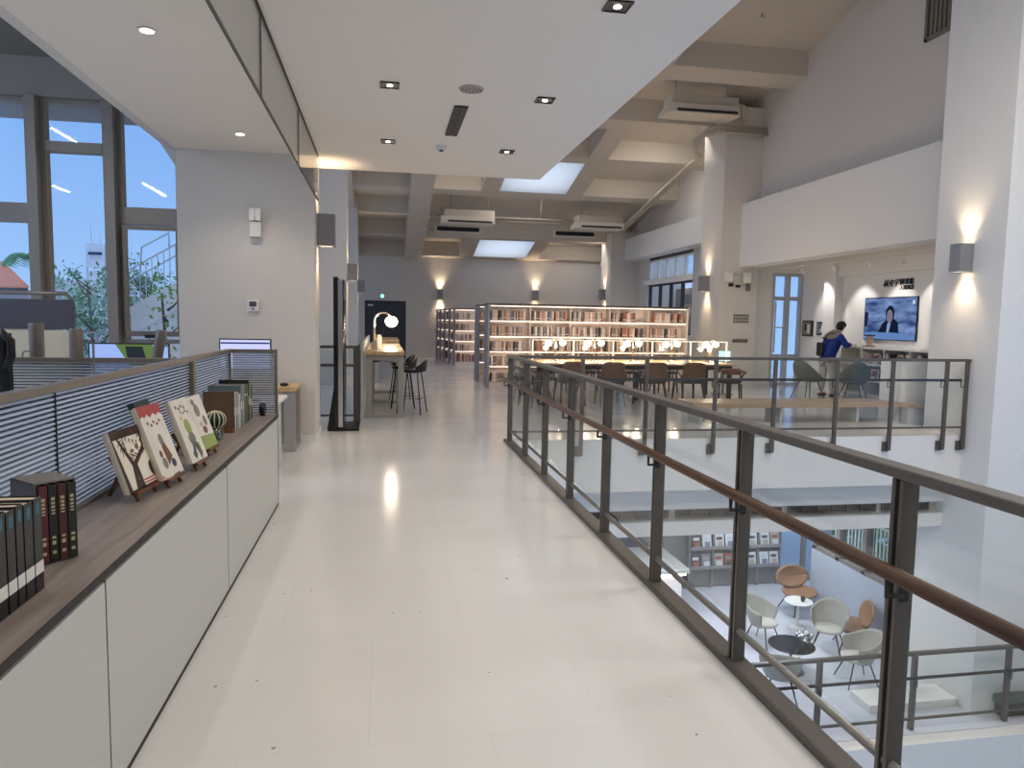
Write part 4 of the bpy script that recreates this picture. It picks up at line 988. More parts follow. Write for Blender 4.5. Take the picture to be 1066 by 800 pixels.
def dish_chair(label, loc, rz, group):
    t = thing('lounge_chair', label, 'chair', loc, group, local=True); t.rotation_euler = (0, 0, rz)
    def dish(rx, ry, dz):
        m = MB()
        m.grid(lambda u, v: (math.cos(2*PI*u)*rx*v, math.sin(2*PI*u)*ry*v, dz*v*v), 28, 6); return m
    b = dish(.37, .21, .08); b.xf(Matrix.Translation((0, .27, .62)) @ Matrix.Rotation(math.radians(70), 4, 'X')); b.build('backrest', M['tan'], t, solid=.03)
    s_ = dish(.35, .28, .05); s_.xf(Matrix.Translation((0, -.04, .37)) @ Matrix.Rotation(math.radians(6), 4, 'X')); s_.build('seat', M['tan'], t, solid=.035)
    MB().tube([(0, .18, .36), (0, .26, .45), (0, .28, .55)], .018, 8).build('neck', M['dark_leg'], t)
    for sx in (-1, 1):
        for sy in (-1, 1): MB().tube([(sx*.12, sy*.12, .36), (sx*.27, sy*.26, 0)], .011, 8).build('leg', M['dark_leg'], t)
    return t
dish_chair('tan leather lounge chair with oval back, nearest the magazine rack', (7.95, 12.4, ZL), .1, 'tan lounge chairs')
dish_chair('tan leather lounge chair beside the blue grey wall', (8.0, 10.8, ZL), -2.0, 'tan lounge chairs')
def round_table(label, loc, r, h, tm, lm):
    t = thing('round_table', label, 'table', loc, None, local=True)
    MB().lathe([(r-.01, 0), (r, .006), (r, .016), (r-.01, .022)], (0, 0, h-.022), 32).build('tabletop', tm, t)
    MB().tube([(0, 0, .015), (0, 0, h-.024)], .02, 10).build('pedestal', lm, t)
    MB().lathe([(r*.6, 0), (r*.6, .008), (.03, .016)], (0, 0, .001), 28).build('base', lm, t)
round_table('low dark brown round table between the pale armchairs', (6.47, 10.2, ZL), .36, .45, M['black_gloss'], M['steel_light'])
round_table('small white round table beside the tan chair', (7.55, 11.75, ZL), .25, .5, M['white'], M['white'])
t = thing('vase', 'shiny silver bubble vase on the dark round table on the lower floor', 'vase', (6.66, 10.15, ZL+.451))
m = MB()
for k in range(22): m.sphere((6.66+rnd.uniform(-.1, .1), 10.15+rnd.uniform(-.1, .1), ZL+.505+rnd.uniform(0, .12)), rnd.uniform(.03, .05), 0, 10, 6)
m.build('bubbles', M['steel_chrome'], t)
t = thing('cup', 'dark cup on the small white round table', 'cup', (7.6, 11.7, ZL+.5))
MB().lathe([(.03, 0), (.04, .09), (.036, .09), (.027, .008)], (7.6, 11.7, ZL+.501), 16).build('body', M['dark'], t)
MB().tube([(7.64, 11.7, ZL+.57), (7.665, 11.7, ZL+.555), (7.64, 11.7, ZL+.53)], .005, 6).build('handle', M['dark'], t)

# ================================================================== LEFT COUNTER, STOOLS, TOTEM
t = thing('window_counter', 'tall narrow light oak counter table with grey frame beside the left railing', 'table', (.03, 14.0, 0))
MB().box(-.27, .33, 11.35, 15.3, .985, 1.04).build('tabletop', M['oak'], t, bevel=.004)
for y in (11.4, 13.3, 15.2):
    m = MB(); m.box(-.26, -.17, y, y+.06, .001, .984).box(.23, .32, y, y+.06, .001, .984).box(-.17, .23, y, y+.06, .9, .984).box(-.17, .23, y, y+.06, .001, .05); m.build('frame_leg', M['counter_leg'], t, bevel=.003)
MB().box(-.16, -.06, 11.62, 11.8, .86, .93).build('socket_box', M['black'], t)
t = thing('window_counter', 'second shorter light oak counter beyond the tall one', 'table', (.1, 18.5, 0))
MB().box(-.2, .38, 17.6, 20.3, .985, 1.04).build('tabletop', M['oak'], t, bevel=.004)
for y in (17.65, 20.2): MB().box(-.19, -.11, y, y+.06, .001, .984).box(.29, .37, y, y+.06, .001, .984).box(-.11, .29, y, y+.06, .9, .984).build('frame_leg', M['counter_leg'], t)
for i, y in enumerate((12.6, 13.7, 14.8)):
    globe_lamp('arched_lamp', ['nearest', 'middle', 'furthest'][i]+' glowing globe lamp on a tall chrome arch over the oak counter', (-.16, y, 1.041), 1, .62, .16, .105, 'arched lamps on the counter', 10)
for i, (x, y, w_, h_) in enumerate(((-.14, 11.75, .1, .14), (-.06, 12.9, .07, .2), (-.08, 14.1, .07, .2))):
    t = thing('menu_card', ['low clear card holder at the near end of the counter', 'upright white card beside the nearest arched lamp', 'upright white card further along the counter'][i], 'card holder', (x, y, 1.041))
    MB().box(x-w_/2, x+w_/2, y, y+.03, 1.042, 1.055).build('foot', M['label'], t); MB().box(x-w_/2, x+w_/2, y+.01, y+.014, 1.055, 1.042+h_).build('card', cmat('card pinkish', 214, 196, 186), t)
def stool(label, loc, rz):
    t = thing('bar_stool', label, 'stool', loc, 'black bar stools at the oak counter', local=True); t.rotation_euler = (0, 0, rz)
    m = MB(); m.grid(lambda u, v: (.2*math.sin((u-.5)*2.6)*(1-.08*v), .03+.19*math.cos((u-.5)*2.6)+.03*v, .70+.19*v*(1-.6*(abs(u-.5)*2)**2)), 14, 5); m.build('backrest', M['black'], t, solid=.018)
    MB().lathe([(.1, -.02), (.19, 0), (.2, .02), (.17, .035), (.0, .03)], (0, 0, .69), 22).build('seat', M['black'], t)
    for sx in (-1, 1):
        for sy in (-1, 1): MB().tube([(sx*.13, sy*.12, .68), (sx*.21, sy*.2, 0)], .010, 8).build('leg', M['black'], t)
    q = .182
    MB().tube([(-q, -q, .26), (q, -q, .26), (q, q, .26), (-q, q, .26)], .008, 6, closed=True).build('footrest', M['black'], t)
    return t
s0 = stool('black low backed bar stool nearest, pulled out beside the counter', (.47, 11.95, 0), -PI/2-.3)
dup(s0, (.34, 12.75, 0), -PI/2, 'black bar stool behind the nearest one at the counter')
dup(s0, (.34, 13.8, 0), -PI/2+.1, 'black bar stool furthest along the counter')
t = thing('display_totem', 'tall thin black double sided display stand with heavy base beside the pier', 'display', (-.57, 10.3, 0))
MB().box(-.66, -.60, 9.98, 10.6, .05, 2.1).build('panel', M['black_gloss'], t, bevel=.004)
MB().box(-.6, -.54, 10.02, 10.58, .06, 2.05).build('core', M['steel_chrome'], t)
MB().box(-.54, -.525, 9.99, 10.6, .06, 2.07).build('panel', M['black_gloss'], t, bevel=.003)
m = MB(); m.box(-.75, -.33, 10.05, 10.75, .002, .04); m.add([(-.75, 10.05, .04), (-.66, 10.05, .62), (-.66, 10.05, .04), (-.75, 10.15, .04), (-.66, 10.15, .62), (-.66, 10.15, .04)], [(0, 2, 1), (3, 4, 5), (0, 1, 4, 3), (1, 2, 5, 4), (2, 0, 3, 5)])
m.build('base', M['black'], t, bevel=.004)
# left railing behind counter
t = thing('corner_railing', 'grey steel and glass railing between the display stand and the oak counter', 'railing', (-.6, 11.2, 0))
m = MB()
MB().box(-1.55, -.34, 10.98, 11.03, 1.1, 1.14).build('top_rail', M['steel'], t)
MB().box(-.39, -.34, 11.03, 16.8, 1.1, 1.14).build('top_rail', M['steel'], t)
MB().box(-1.55, -.4, 10.95, 10.98, .83, .87).box(-1.55, -.4, 10.99, 11.02, .08, .11).build('mid_rail', M['steel'], t)
for x in (-1.5, -.95, -.42): MB().box(x-.02, x+.03, 10.98, 11.03, .002, 1.1).build('post', M['steel'], t)
for y in (11.0, 12.4, 13.8, 15.2, 16.7): MB().box(-.39, -.34, y+.031, y+.08, .002, 1.1).build('post', M['steel'], t)
MB().box(-1.46, -.46, 11.0, 11.008, .12, 1.08).build('glass_panel', M['glass'], t); MB().box(-.37, -.362, 11.1, 16.7, .12, 1.08).build('glass_panel', M['glass'], t)
MB().box(-.338, -.3, 11.2, 16.8, .002, 1.17).build('side_screen', M['cab'], t)
# narrow console beside left wall
t = thing('side_table', 'narrow oak topped grey side table against the beige left wall', 'table', (-1.1, 8.6, 0))
MB().box(-1.75, -.99, 8.5, 9.15, .70, .75).build('tabletop', M['oak'], t, bevel=.004)
MB().box(-1.12, -1.0, 8.52, 8.58, .002, .699).box(-1.12, -1.0, 9.05, 9.11, .002, .699).box(-1.12, -1.0, 8.58, 9.05, .002, .05).build('leg_frame', M['counter_leg'], t)
MB().box(-1.7, -1.6, 8.52, 9.1, .002, .699).build('leg_frame', M['counter_leg'], t)
t = thing('mouse', 'small black object lying on the oak side table', 'office item', (-1.1, 8.65, .751))
MB().sphere((-1.13, 8.65, .772), .04, 0, 14, 8, (1.3, 1, .5)).build('body', M['black'], t)
# wall devices
def dev(name, label, cat, x0, x1, y0, y1, z0, z1, mat, parts):
    t = thing(name, label, cat, ((x0+x1)/2, (y0+y1)/2, z0)); MB().box(x0, x1, y0, y1, z0, z1).build('housing', mat, t, bevel=.006)
    for n, b, m in parts: MB().box(*b).build(n, m, t, bevel=.002)
dev('thermostat', 'small white wall control with dark display on the beige left wall', 'thermostat', -1.62, -1.48, 9.165, 9.199, 1.61, 1.75, M['label'], [('display', (-1.59, -1.51, 9.158, 9.164, 1.67, 1.73), M['screen_off']), ('buttons', (-1.57, -1.53, 9.158, 9.164, 1.63, 1.65), gr1)])
dev('wall_speaker', 'small white wall unit with two spot heads high on the beige left wall', 'emergency light', -1.57, -1.44, 9.12, 9.199, 2.5, 2.68, M['label'], [('head', (-1.57, -1.51, 9.09, 9.119, 2.69, 2.83), M['white']), ('head', (-1.50, -1.44, 9.09, 9.119, 2.69, 2.83), M['white']), ('bracket', (-1.53, -1.48, 9.12, 9.185, 2.681, 2.74), M['steel_light'])])
dev('emergency_light', 'white twin head emergency light with black lamps on the middle right pier', 'emergency light', 8.62, 8.85, 16.93, 16.999, 2.55, 2.8, M['beige'], [('head', (8.4, 8.6, 16.9, 16.985, 2.62, 2.87), M['label']), ('head', (8.87, 9.09, 16.9, 16.985, 2.6, 2.86), M['label']), ('lamp_eye', (8.5, 8.6, 16.88, 16.95, 2.5, 2.58), M['black']), ('lamp_eye', (8.68, 8.8, 16.88, 16.92, 2.48, 2.54), M['black']), ('bracket', (8.98, 9.09, 16.93, 16.985, 2.4, 2.58), M['steel_light'])])
t = thing('wall_plaque', 'grey lettered panel on the middle right pier below the emergency light', 'sign', (8.9, 16.98, 1.6))
m = MB()
for r_ in range(3):
    for k in range(6): m.box(8.69+k*.072, 8.69+k*.072+.05, 16.975, 16.985, 1.6+r_*.08, 1.6+r_*.08+.055)
m.build('lettering', gr1, t)
t = thing('wall_plaque', 'small grey strip plaque low on the middle right pier', 'sign', (8.9, 16.98, 1.1))
MB().box(8.69, 9.1, 16.97, 16.985, 1.1, 1.19).build('plate', M['steel_light'], t)
t = thing('switch_panel', 'faint light switches on the end face of the left pier', 'switch', (-.82, 9.5, 1.2))
for z in (1.15, 1.3, 1.45): MB().box(-.829, -.818, 9.42, 9.5, z, z+.1).build('switch', M['white'], t, bevel=.002)
t = thing('exit_sign', 'round glowing green exit sign above the slate door', 'sign', (-.04, 28.97, 2.36))
MB().box(-.13, .05, 28.96, 28.985, 2.34, 2.54).build('housing', M['steel_light'], t); MB().lathe([(.075, 0), (.075, .01)], (0, 0, 0), 20).xf(Matrix.Translation((-.04, 28.958, 2.44)) @ Matrix.Rotation(PI/2, 4, 'X')).build('lens', M['green_sign'], t)
# sconces
def sconce(label, loc, face_, power=14):
    # loc: on wall surface, centre; face_ = outward unit vector (x,y)
    t = thing('wall_sconce', label, 'wall lamp', (loc[0], loc[1], loc[2]-.2), 'up and down wall sconces')
    fx_, fy_ = face_; ax, ay = -fy_, fx_
    def bb(d0, d1, w_, z0, z1):
        p = [(loc[0]+fx_*a+ax*b, loc[1]+fy_*a+ay*b) for a in (d0, d1) for b in (-w_, w_)]
        xs_ = [q[0] for q in p]; ys_ = [q[1] for q in p]; return (min(xs_), max(xs_), min(ys_), max(ys_), loc[2]+z0, loc[2]+z1)
    e = .003
    m = MB(); m.box(*bb(e, .02, .10, -.2, .2)).box(*bb(.2, .22, .10, -.2, .2))
    for s in (-1, 1):
        b0 = bb(.02, .2, .01, -.2, .2)
        p = [(loc[0]+fx_*a+ax*s*b, loc[1]+fy_*a+ay*s*b) for a in (.02, .2) for b in (.088, .10)]
        m.box(min(q[0] for q in p), max(q[0] for q in p), min(q[1] for q in p), max(q[1] for q in p), loc[2]-.2, loc[2]+.2)
    m.build('body', M['sconce'], t)
    for s in (-1, 1):
        MB().box(*bb(.03, .19, .08, s*.15, s*.155)).build('lens', M['sconce_lens'], t)
        lamp('SPOT', 'beam', (loc[0]+fx_*.10, loc[1]+fy_*.10, loc[2]+s*.16), power, (1, .76, .5), t, (0 if s < 0 else PI, 0, 0), spot_size=1.5, spot_blend=1.0, shadow_soft_size=.02)
    return t
sconce('grey up and down wall sconce on the big right pier', (8.348, 9.25, 2.57), (-1, 0), 60)
sconce('grey up and down wall sconce on the middle right pier', (8.298, 17.7, 2.6), (-1, 0), 60)
sconce('grey wall sconce on the rear right pier', (8.298, 26.6, 2.6), (-1, 0), 60)
sconce('large grey wall sconce on the near left pier', (-.828, 9.62, 2.66), (1, 0), 40)
sconce('grey wall sconce on the middle left pier', (-.828, 17.5, 2.62), (1, 0), 34)
sconce('grey wall sconce on the rear left pier', (-.828, 24.6, 2.6), (1, 0), 34)
sconce('wall sconce on the back wall, above the rear bookcases', (2.22, 28.998, 2.55), (0, -1), 60)
sconce('wall sconce on the back wall, behind the long bookcase', (6.1, 28.998, 2.6), (0, -1), 60)
#@@END3
# ================================================================== CEILING FITTINGS
def downlight(x, y, label, power=30):
    t = thing('downlight', label, 'ceiling light', (x, y, 3.485), 'square black downlights in the dropped ceiling')
    m = MB(); m.box(x-.08, x+.08, y-.08, y-.07, 3.488, 3.4995).box(x-.08, x+.08, y+.07, y+.08, 3.488, 3.4995).box(x-.08, x-.07, y-.07, y+.07, 3.488, 3.4995).box(x+.07, x+.08, y-.07, y+.07, 3.488, 3.4995)
    m.build('trim_frame', M['black'], t); MB().box(x-.07, x+.07, y-.07, y+.07, 3.493, 3.4995).build('housing', M['black'], t)
    MB().lathe([(.024, 0), (.024, .004)], (x, y, 3.4885), 18).build('lens', M['led'], t)
    lamp('SPOT', 'beam', (x, y, 3.47), power, (1, .88, .72), t, (0, 0, 0), spot_size=2.1, spot_blend=.7, shadow_soft_size=.04)
DL = [(1.42, 4.45, 'large near right'), (.05, 6.3, 'left one in the middle row'), (1.40, 6.4, 'right one in the middle row'), (.05, 8.25, 'left one in the far row'), (1.40, 8.4, 'right one in the far row')]
for x, y, l in DL: downlight(x, y, 'square black downlight in the dropped ceiling, '+l)
for x, y in ((.05, 4.3), (.05, 2.3), (1.4, 2.3), (.05, .3), (1.4, .3)): downlight(x, y, 'square black downlight in the dropped ceiling, unseen row added nearer the viewer than the rest')  # unseen rows carry the downlight pattern on, added to light the room
t = thing('round_downlight', 'small round white downlight at the left of the dropped ceiling', 'ceiling light', (-1.51, 8.3, 3.48))
MB().lathe([(.06, 0), (.06, .01)], (-1.51, 8.3, 3.489), 20).build('trim_ring', M['white'], t); MB().lathe([(.042, 0), (.042, .003)], (-1.51, 8.3, 3.4855), 20).build('lens', M['led'], t)
lamp('SPOT', 'beam', (-1.51, 8.3, 3.46), 40, (1, .86, .7), t, (0, 0, 0), spot_size=2.0, spot_blend=.8, shadow_soft_size=.04)
for y in (5.5, 2.8):
    t = thing('round_downlight', 'small round white downlight over the desk side, nearer the viewer', 'ceiling light', (-1.5, y, 3.48), 'round downlights over the desks')
    MB().lathe([(.06, 0), (.06, .01)], (-1.6, y, 3.489), 20).build('trim_ring', M['white'], t); MB().lathe([(.042, 0), (.042, .003)], (-1.6, y, 3.4855), 20).build('lens', M['led'], t)
    lamp('SPOT', 'beam', (-1.6, y, 3.46), 30, (1, .86, .7), t, (0, 0, 0), spot_size=2.0, spot_blend=.8, shadow_soft_size=.04)
t = thing('ceiling_speaker', 'round perforated ceiling speaker between the downlights', 'speaker', (.73, 6.25, 3.48))
MB().lathe([(.10, 0), (.105, .008), (.105, .013)], (.73, 6.25, 3.4865), 28).build('grille', cmat('speaker grille', 176, 164, 156), t)
m = MB(); [m.lathe([(.009, 0), (.009, .002)], (.73+r_*math.cos(a), 6.25+r_*math.sin(a), 3.4845), 6) for r_, n_ in ((.03, 6), (.055, 10), (.08, 16)) for a in [2*PI*k/n_ for k in range(n_)]]
m.build('holes', M['vent'], t)
t = thing('ceiling_slot_vent', 'narrow dark slotted air vent in the dropped ceiling', 'vent', (.7, 7.2, 3.48))
MB().box(.635, .765, 6.75, 7.8, 3.49, 3.4995).build('backing', M['dark'], t)
m = MB(); [m.box(.64, .695, 6.77+.05*k, 6.80+.05*k, 3.482, 3.4895).box(.705, .76, 6.77+.05*k, 6.80+.05*k, 3.482, 3.4895) for k in range(21)]
m.build('louvres', M['vent'], t)
t = thing('smoke_detector', 'small white smoke detector beyond the slot vent', 'smoke detector', (.64, 8.35, 3.46))
MB().lathe([(.05, 0), (.055, .02), (.06, .035), (.06, .043)], (.64, 8.35, 3.456), 22).build('body', M['label'], t); MB().lathe([(.02, 0), (.03, .012)], (.64, 8.35, 3.4435), 14).build('sensor', M['vent'], t)
t = thing('ceiling_speaker', 'round white ceiling disc at the top edge of the view', 'speaker', (.72, 4.32, 3.48))
MB().lathe([(.11, 0), (.115, .01), (.115, .013)], (.72, 4.32, 3.4865), 28).build('cover', M['white'], t)
# hall air conditioners
def ac_unit(label, x0, x1, y, z, dy=.55):
    t = thing('air_conditioner', label, 'air conditioner', ((x0+x1)/2, y, z), 'ceiling hung air conditioners')
    MB().box(x0, x1, y-dy/2, y+dy/2, z, z+.36).build('casing', M['ac'], t, bevel=.04)
    MB().prism([(x0-.12, y-dy/2-.12, z-.1), (x0-.12, y+dy/2, z-.1), (x0-.12, y+dy/2, z-.02), (x0-.12, y-dy/2-.12, z+.12)], (x1-x0+.1, 0, 0)).build('outlet_hood', M['ac'], t, bevel=.01)
    MB().box(x0+.1, x1-.1, y-dy/2-.135, y-dy/2-.121, z-.07, z-.01).build('outlet_slot', M['dark'], t)
    for x in (x0+.2, x1-.2): MB().tube([(x, y, z+.361), (x, y, zr(y)+.52)], .012, 6).build('hanger', M['pipe'], t)
ac_unit('white air conditioner hung between the beams above the middle right pier', 6.6, 8.3, 16.65, 6.55)
ac_unit('white air conditioner hung in the far ceiling bay, left one', 1.95, 3.6, 24.0, 4.78)
ac_unit('white air conditioner hung in the far ceiling bay, right one', 6.4, 8.0, 24.0, 4.78)
for i, (x0, x1, y) in enumerate(((1.75, 3.3, 25.0), (5.9, 7.4, 25.0))):
    t = thing('return_grille', ['dark return air grille below the left far air conditioner', 'dark return air grille below the right far air conditioner'][i], 'vent', ((x0+x1)/2, y, 4.6))
    MB().box(x0, x1, y, y+.3, 4.55, 4.75).build('frame', M['ac'], t, bevel=.01); MB().box(x0+.05, x1-.05, y-.01, y-.001, 4.58, 4.72).build('slot', M['black'], t)
    for x in (x0+.2, x1-.2): MB().tube([(x, y+.15, 4.751), (x, y+.15, zr(y)+.52)], .012, 6).build('hanger', M['pipe'], t)
t = thing('ceiling_pipes', 'pair of pale lagged pipes linking the far air conditioners', 'pipes', (5, 24.4, 4.9))
for k in range(2): MB().tube([(3.65, 24.1+.1*k, 4.97-.09*k), (6.35, 24.1+.1*k, 4.97-.09*k)], .035, 8).build('pipe', M['pipe'], t)
MB().tube([(1.9, 24.2, 5.0), (1.5, 24.2, 4.95), (1.42, 24.6, 4.7), (1.5, 25.1, 4.62), (1.7, 25.1, 4.62)], .035, 8).build('pipe', M['pipe'], t)
MB().tube([(5.2, 24.1, 4.95), (5.2, 23.9, zr(24)+.5)], .02, 8).build('hanger', M['pipe'], t)
t = thing('wall_pipes', 'bundle of pale pipes wrapping the top of the middle right pier', 'pipes', (8.2, 20, 5.5))
for k in range(3):
    o_ = .1*k
    MB().tube([(9.28, 16.86-.04*k, 6.38-.09*k), (8.1, 16.86-.04*k, 6.38-.09*k), (7.75-.05*k, 16.86, 6.28-.09*k), (7.42+.02*k, 16.9, 5.98-.06*k), (7.6, 17.2, 5.86-.05*k), (8.1-.07*k, 18.0, 5.9-.05*k), (8.2-.08*k, 18.7, 5.82-.02*k), (8.2-.08*k, 24.4, 4.72+.0*k), (7.9-.08*k, 25.0, 4.7)], .035, 8).build('pipe', M['pipe'], t)
MB().tube([(8.35, 16.6, 6.8), (8.55, 16.65, 6.8), (8.62, 16.75, 6.6), (8.7, 16.84, 6.43)], .045, 8).build('pipe', M['pipe'], t)
t = thing('sprinkler', 'small white sprinkler head on the sloped ceiling near the right wall', 'sprinkler', (7.4, 13.9, zr(14.2)+.4))
zz = zr(14.2)+.55; MB().tube([(7.6, 14.2, zz), (7.6, 14.2, zz-.05)], .02, 8).build('stem', M['ac'], t); MB().lathe([(.05, 0), (.05, .012)], (7.6, 14.2, zz-.07), 14).build('disc', M['ac'], t)

# ================================================================== STAFF DESKS, LEFT
t = thing('staff_desk', 'long pale staff desk behind the ribbed partition', 'desk', (-2.5, 5.4, 0))
MB().box(-4.5, -1.36, 4.95, 5.9, .7, .73).build('desktop', M['white'], t, bevel=.004)
for x in (-4.4, -2.9, -1.4): MB().box(x-.03, x+.03, 5.0, 5.65, .002, .699).build('leg_panel', M['cab'], t)
t = thing('staff_desk', 'pale desk directly behind the shelf cabinet', 'desk', (-1.6, 3.2, 0))
MB().box(-1.95, -1.34, 1.5, 4.6, .7, .73).build('desktop', M['white'], t, bevel=.004)
for y in (1.6, 4.5): MB().box(-1.9, -1.36, y-.02, y+.02, .002, .699).build('leg_panel', M['cab'], t)
t = thing('staff_desk', 'far staff desk below the windows', 'desk', (-3.4, 7.6, 0))
MB().box(-4.6, -1.9, 7.0, 7.8, .7, .73).build('desktop', M['white'], t, bevel=.004)
for x in (-4.5, -2.0): MB().box(x-.03, x+.03, 7.05, 7.75, .002, .699).build('leg_panel', M['cab'], t)
def monitor(label, x0, x1, y, z0, z1, deskz, matscr, sgn=-1, name='computer_monitor'):
    t = thing(name, label, 'monitor', ((x0+x1)/2, y, deskz))
    MB().box(x0, x1, y, y+.03, z0, z1).build('casing', M['black'], t, bevel=.004)
    sc = MB(); d = y-.003 if sgn < 0 else y+.031
    sc.box(x0+.012, x1-.012, d, d+.002, z0+.012, z1-.012)
    s_ = sc.build('screen', matscr, t)
    xm = (x0+x1)/2
    MB().box(xm-.03, xm+.03, y+.031, y+.05, deskz+.015, (z0+z1)/2).box(xm-.12, xm+.12, y-.06, y+.14, deskz+.001, deskz+.014).build('stand', M['steel_light'], t)
    return t, s_, d
mblue = emit('monitor blue', rgb(150, 176, 235), 1.1)
t, s_, d = monitor('wide monitor with green and blue picture behind the far partition', -2.52, -1.86, 6.8, .93, 1.30, .73, mblue)
MB().prism([(-2.3, d-.002, 1.288), (-2.0, d-.002, 1.288), (-1.92, d-.002, 1.12), (-2.18, d-.002, 1.1)], (0, .001, 0)).build('screen_picture', emit('monitor green', rgb(96, 120, 70), 1.), s_)
MB().prism([(-2.22, d-.004, 1.27), (-2.08, d-.004, 1.27), (-2.05, d-.004, 1.16), (-2.2, d-.004, 1.14)], (0, .001, 0)).build('screen_picture', emit('monitor dark', rgb(40, 48, 56), 1.), s_)
t, s_, d = monitor('slim monitor with white blue bars standing before the beige left wall', -1.55, -1.07, 7.3, 1.03, 1.335, .73, emit('monitor white', rgb(200, 205, 245), 1.1))
MB().box(-1.535, -1.085, d-.002, d-.001, 1.285, 1.3).build('screen_bar', emit('monitor navy', rgb(40, 44, 100), 1.), s_)
t = thing('staff_desk', 'small desk carrying the slim monitor', 'desk', (-1.4, 7.4, 0))
MB().box(-1.75, -1.0, 7.0, 7.9, .70, .729).build('desktop', M['white'], t); MB().box(-1.7, -1.66, 7.05, 7.85, .002, .699).build('leg_panel', M['cab'], t); MB().box(-1.1, -1.06, 7.05, 7.85, .002, .699).build('leg_panel', M['cab'], t)
t = thing('privacy_screen', 'dark slate panel screen standing at the left edge before the windows', 'screen', (-2.9, 6.4, .73))
MB().box(-3.5, -2.47, 6.4, 6.43, 1.42, 1.66).build('panel', M['screen_off'], t, bevel=.003)
MB().box(-3.5, -2.5, 6.4, 6.42, .0, 1.41).build('lower_panel', M['beige'], t)
t = thing('steel_post_frame', 'thin grey post with top arm before the middle window', 'frame', (-2.6, 7.0, 0))
MB().tube([(-3.4, 6.9, 1.72), (-2.72, 6.9, 1.72), (-2.68, 6.9, 1.68), (-2.68, 6.9, .0)], .018, 8).build('frame_tube', M['alu'], t)
def tube_lamp(label, x, y, z0, z1, r=.028, side=1, dz=.731, tilt=0):
    t = thing('desk_lamp', label, 'lamp', (x, y, dz), 'taupe cylinder desk lamps')
    m = MB(); m.lathe([(r*.96, 0), (r, .004), (r, z1-z0-.004), (r*.96, z1-z0)], (0, 0, 0), 24); m.xf(Matrix.Translation((x, y, z0)) @ Matrix.Rotation(tilt, 4, 'Y')); m.build('cylinder_head', M['alu'], t)
    xs_ = x+side*(r+.045)
    MB().tube([(x+side*r*.8, y, z0+.09), (xs_-side*.012, y, z0+.09), (xs_, y, z0+.075), (xs_, y, dz)], .0055, 8).build('arm', M['alu'], t)
    MB().lathe([(.05, 0), (.05, .012)], (xs_, y, dz), 20).build('base', M['alu'], t)
tube_lamp('taupe cylinder desk lamp just behind the near partition', -1.46, 3.8, 1.33, 1.475, .03, 1)
tube_lamp('taupe cylinder desk lamp near the dark slate screen', -2.30, 5.35, 1.2, 1.48, .045, -1)
tube_lamp('tilted taupe cylinder desk lamp near the partition corner', -1.66, 5.75, 1.23, 1.44, .038, 1, tilt=.18)
# office chair at left edge
t = thing('office_chair', 'black office chair back at the far left behind the partition', 'chair', (-2.3, 4.3, 0))
m = MB(); m.grid(lambda u, v: (-2.16+.24*math.sin((u-.5)*2), 4.2+.05*math.cos((u-.5)*2), 1.02+.42*v), 10, 8); m.build('backrest', M['black'], t, solid=.06)
MB().tube([(-1.96, 4.2, 1.25), (-1.93, 4.2, 1.32), (-1.93, 4.2, 1.4), (-1.98, 4.2, 1.45)], .022, 8).build('headrest_loop', M['black'], t)
MB().lathe([(.2, 0), (.24, .02), (.24, .07), (.2, .09)], (-2.16, 3.95, .44), 22).build('seat', M['black'], t)
MB().tube([(-2.16, 3.95, .06), (-2.16, 3.95, .44)], .03, 10).build('column', M['steel_light'], t)
for k in range(5):
    a = 2*PI*k/5; MB().tube([(-2.16, 3.95, .1), (-2.16+.28*math.cos(a), 3.95+.28*math.sin(a), .05)], .018, 8).sphere((-2.16+.28*math.cos(a), 3.95+.28*math.sin(a), .028), .026).build('caster_arm', M['black'], t)
MB().tube([(-2.16, 4.13, .5), (-2.16, 4.26, .8), (-2.16, 4.24, 1.1)], .02, 8).build('back_support', M['black'], t)
# pendants over desks, out of view (they reflect in the window)
for i, (x, y, z) in enumerate(((-5.4, 5.0, 4.6), (-4.0, 4.95, 3.77), (-6.78, 2.0, 4.2))):
    t = thing('linear_pendant', ['slim white linear pendant lamp high over the staff desks', 'slim white linear pendant lamp over the far staff desk', 'slim white linear pendant lamp furthest left over the desks'][i], 'pendant lamp', (x, y, z))
    MB().box(x-.03, x+.03, y-.65, y+.65, z, z+.05).build('body', M['white'], t); MB().box(x-.025, x+.025, y-.64, y+.64, z-.006, z-.001).build('diffuser', emit('pendant diffuser %d' % i, (1, .97, .93, 1), 45), t)
    lamp('AREA', 'tube', (x, y, z-.01), 32, (.85, .92, 1), t, (0, 0, 0), shape='RECTANGLE', size=.05, size_y=1.25)
    for q in (-.5, .5): MB().tube([(x, y+q, z+.05), (x, y+q, 7.4-(7.4-4.45)*(y+q+1.5)/10.79-.0)], .003, 5).build('cord', M['black'], t)

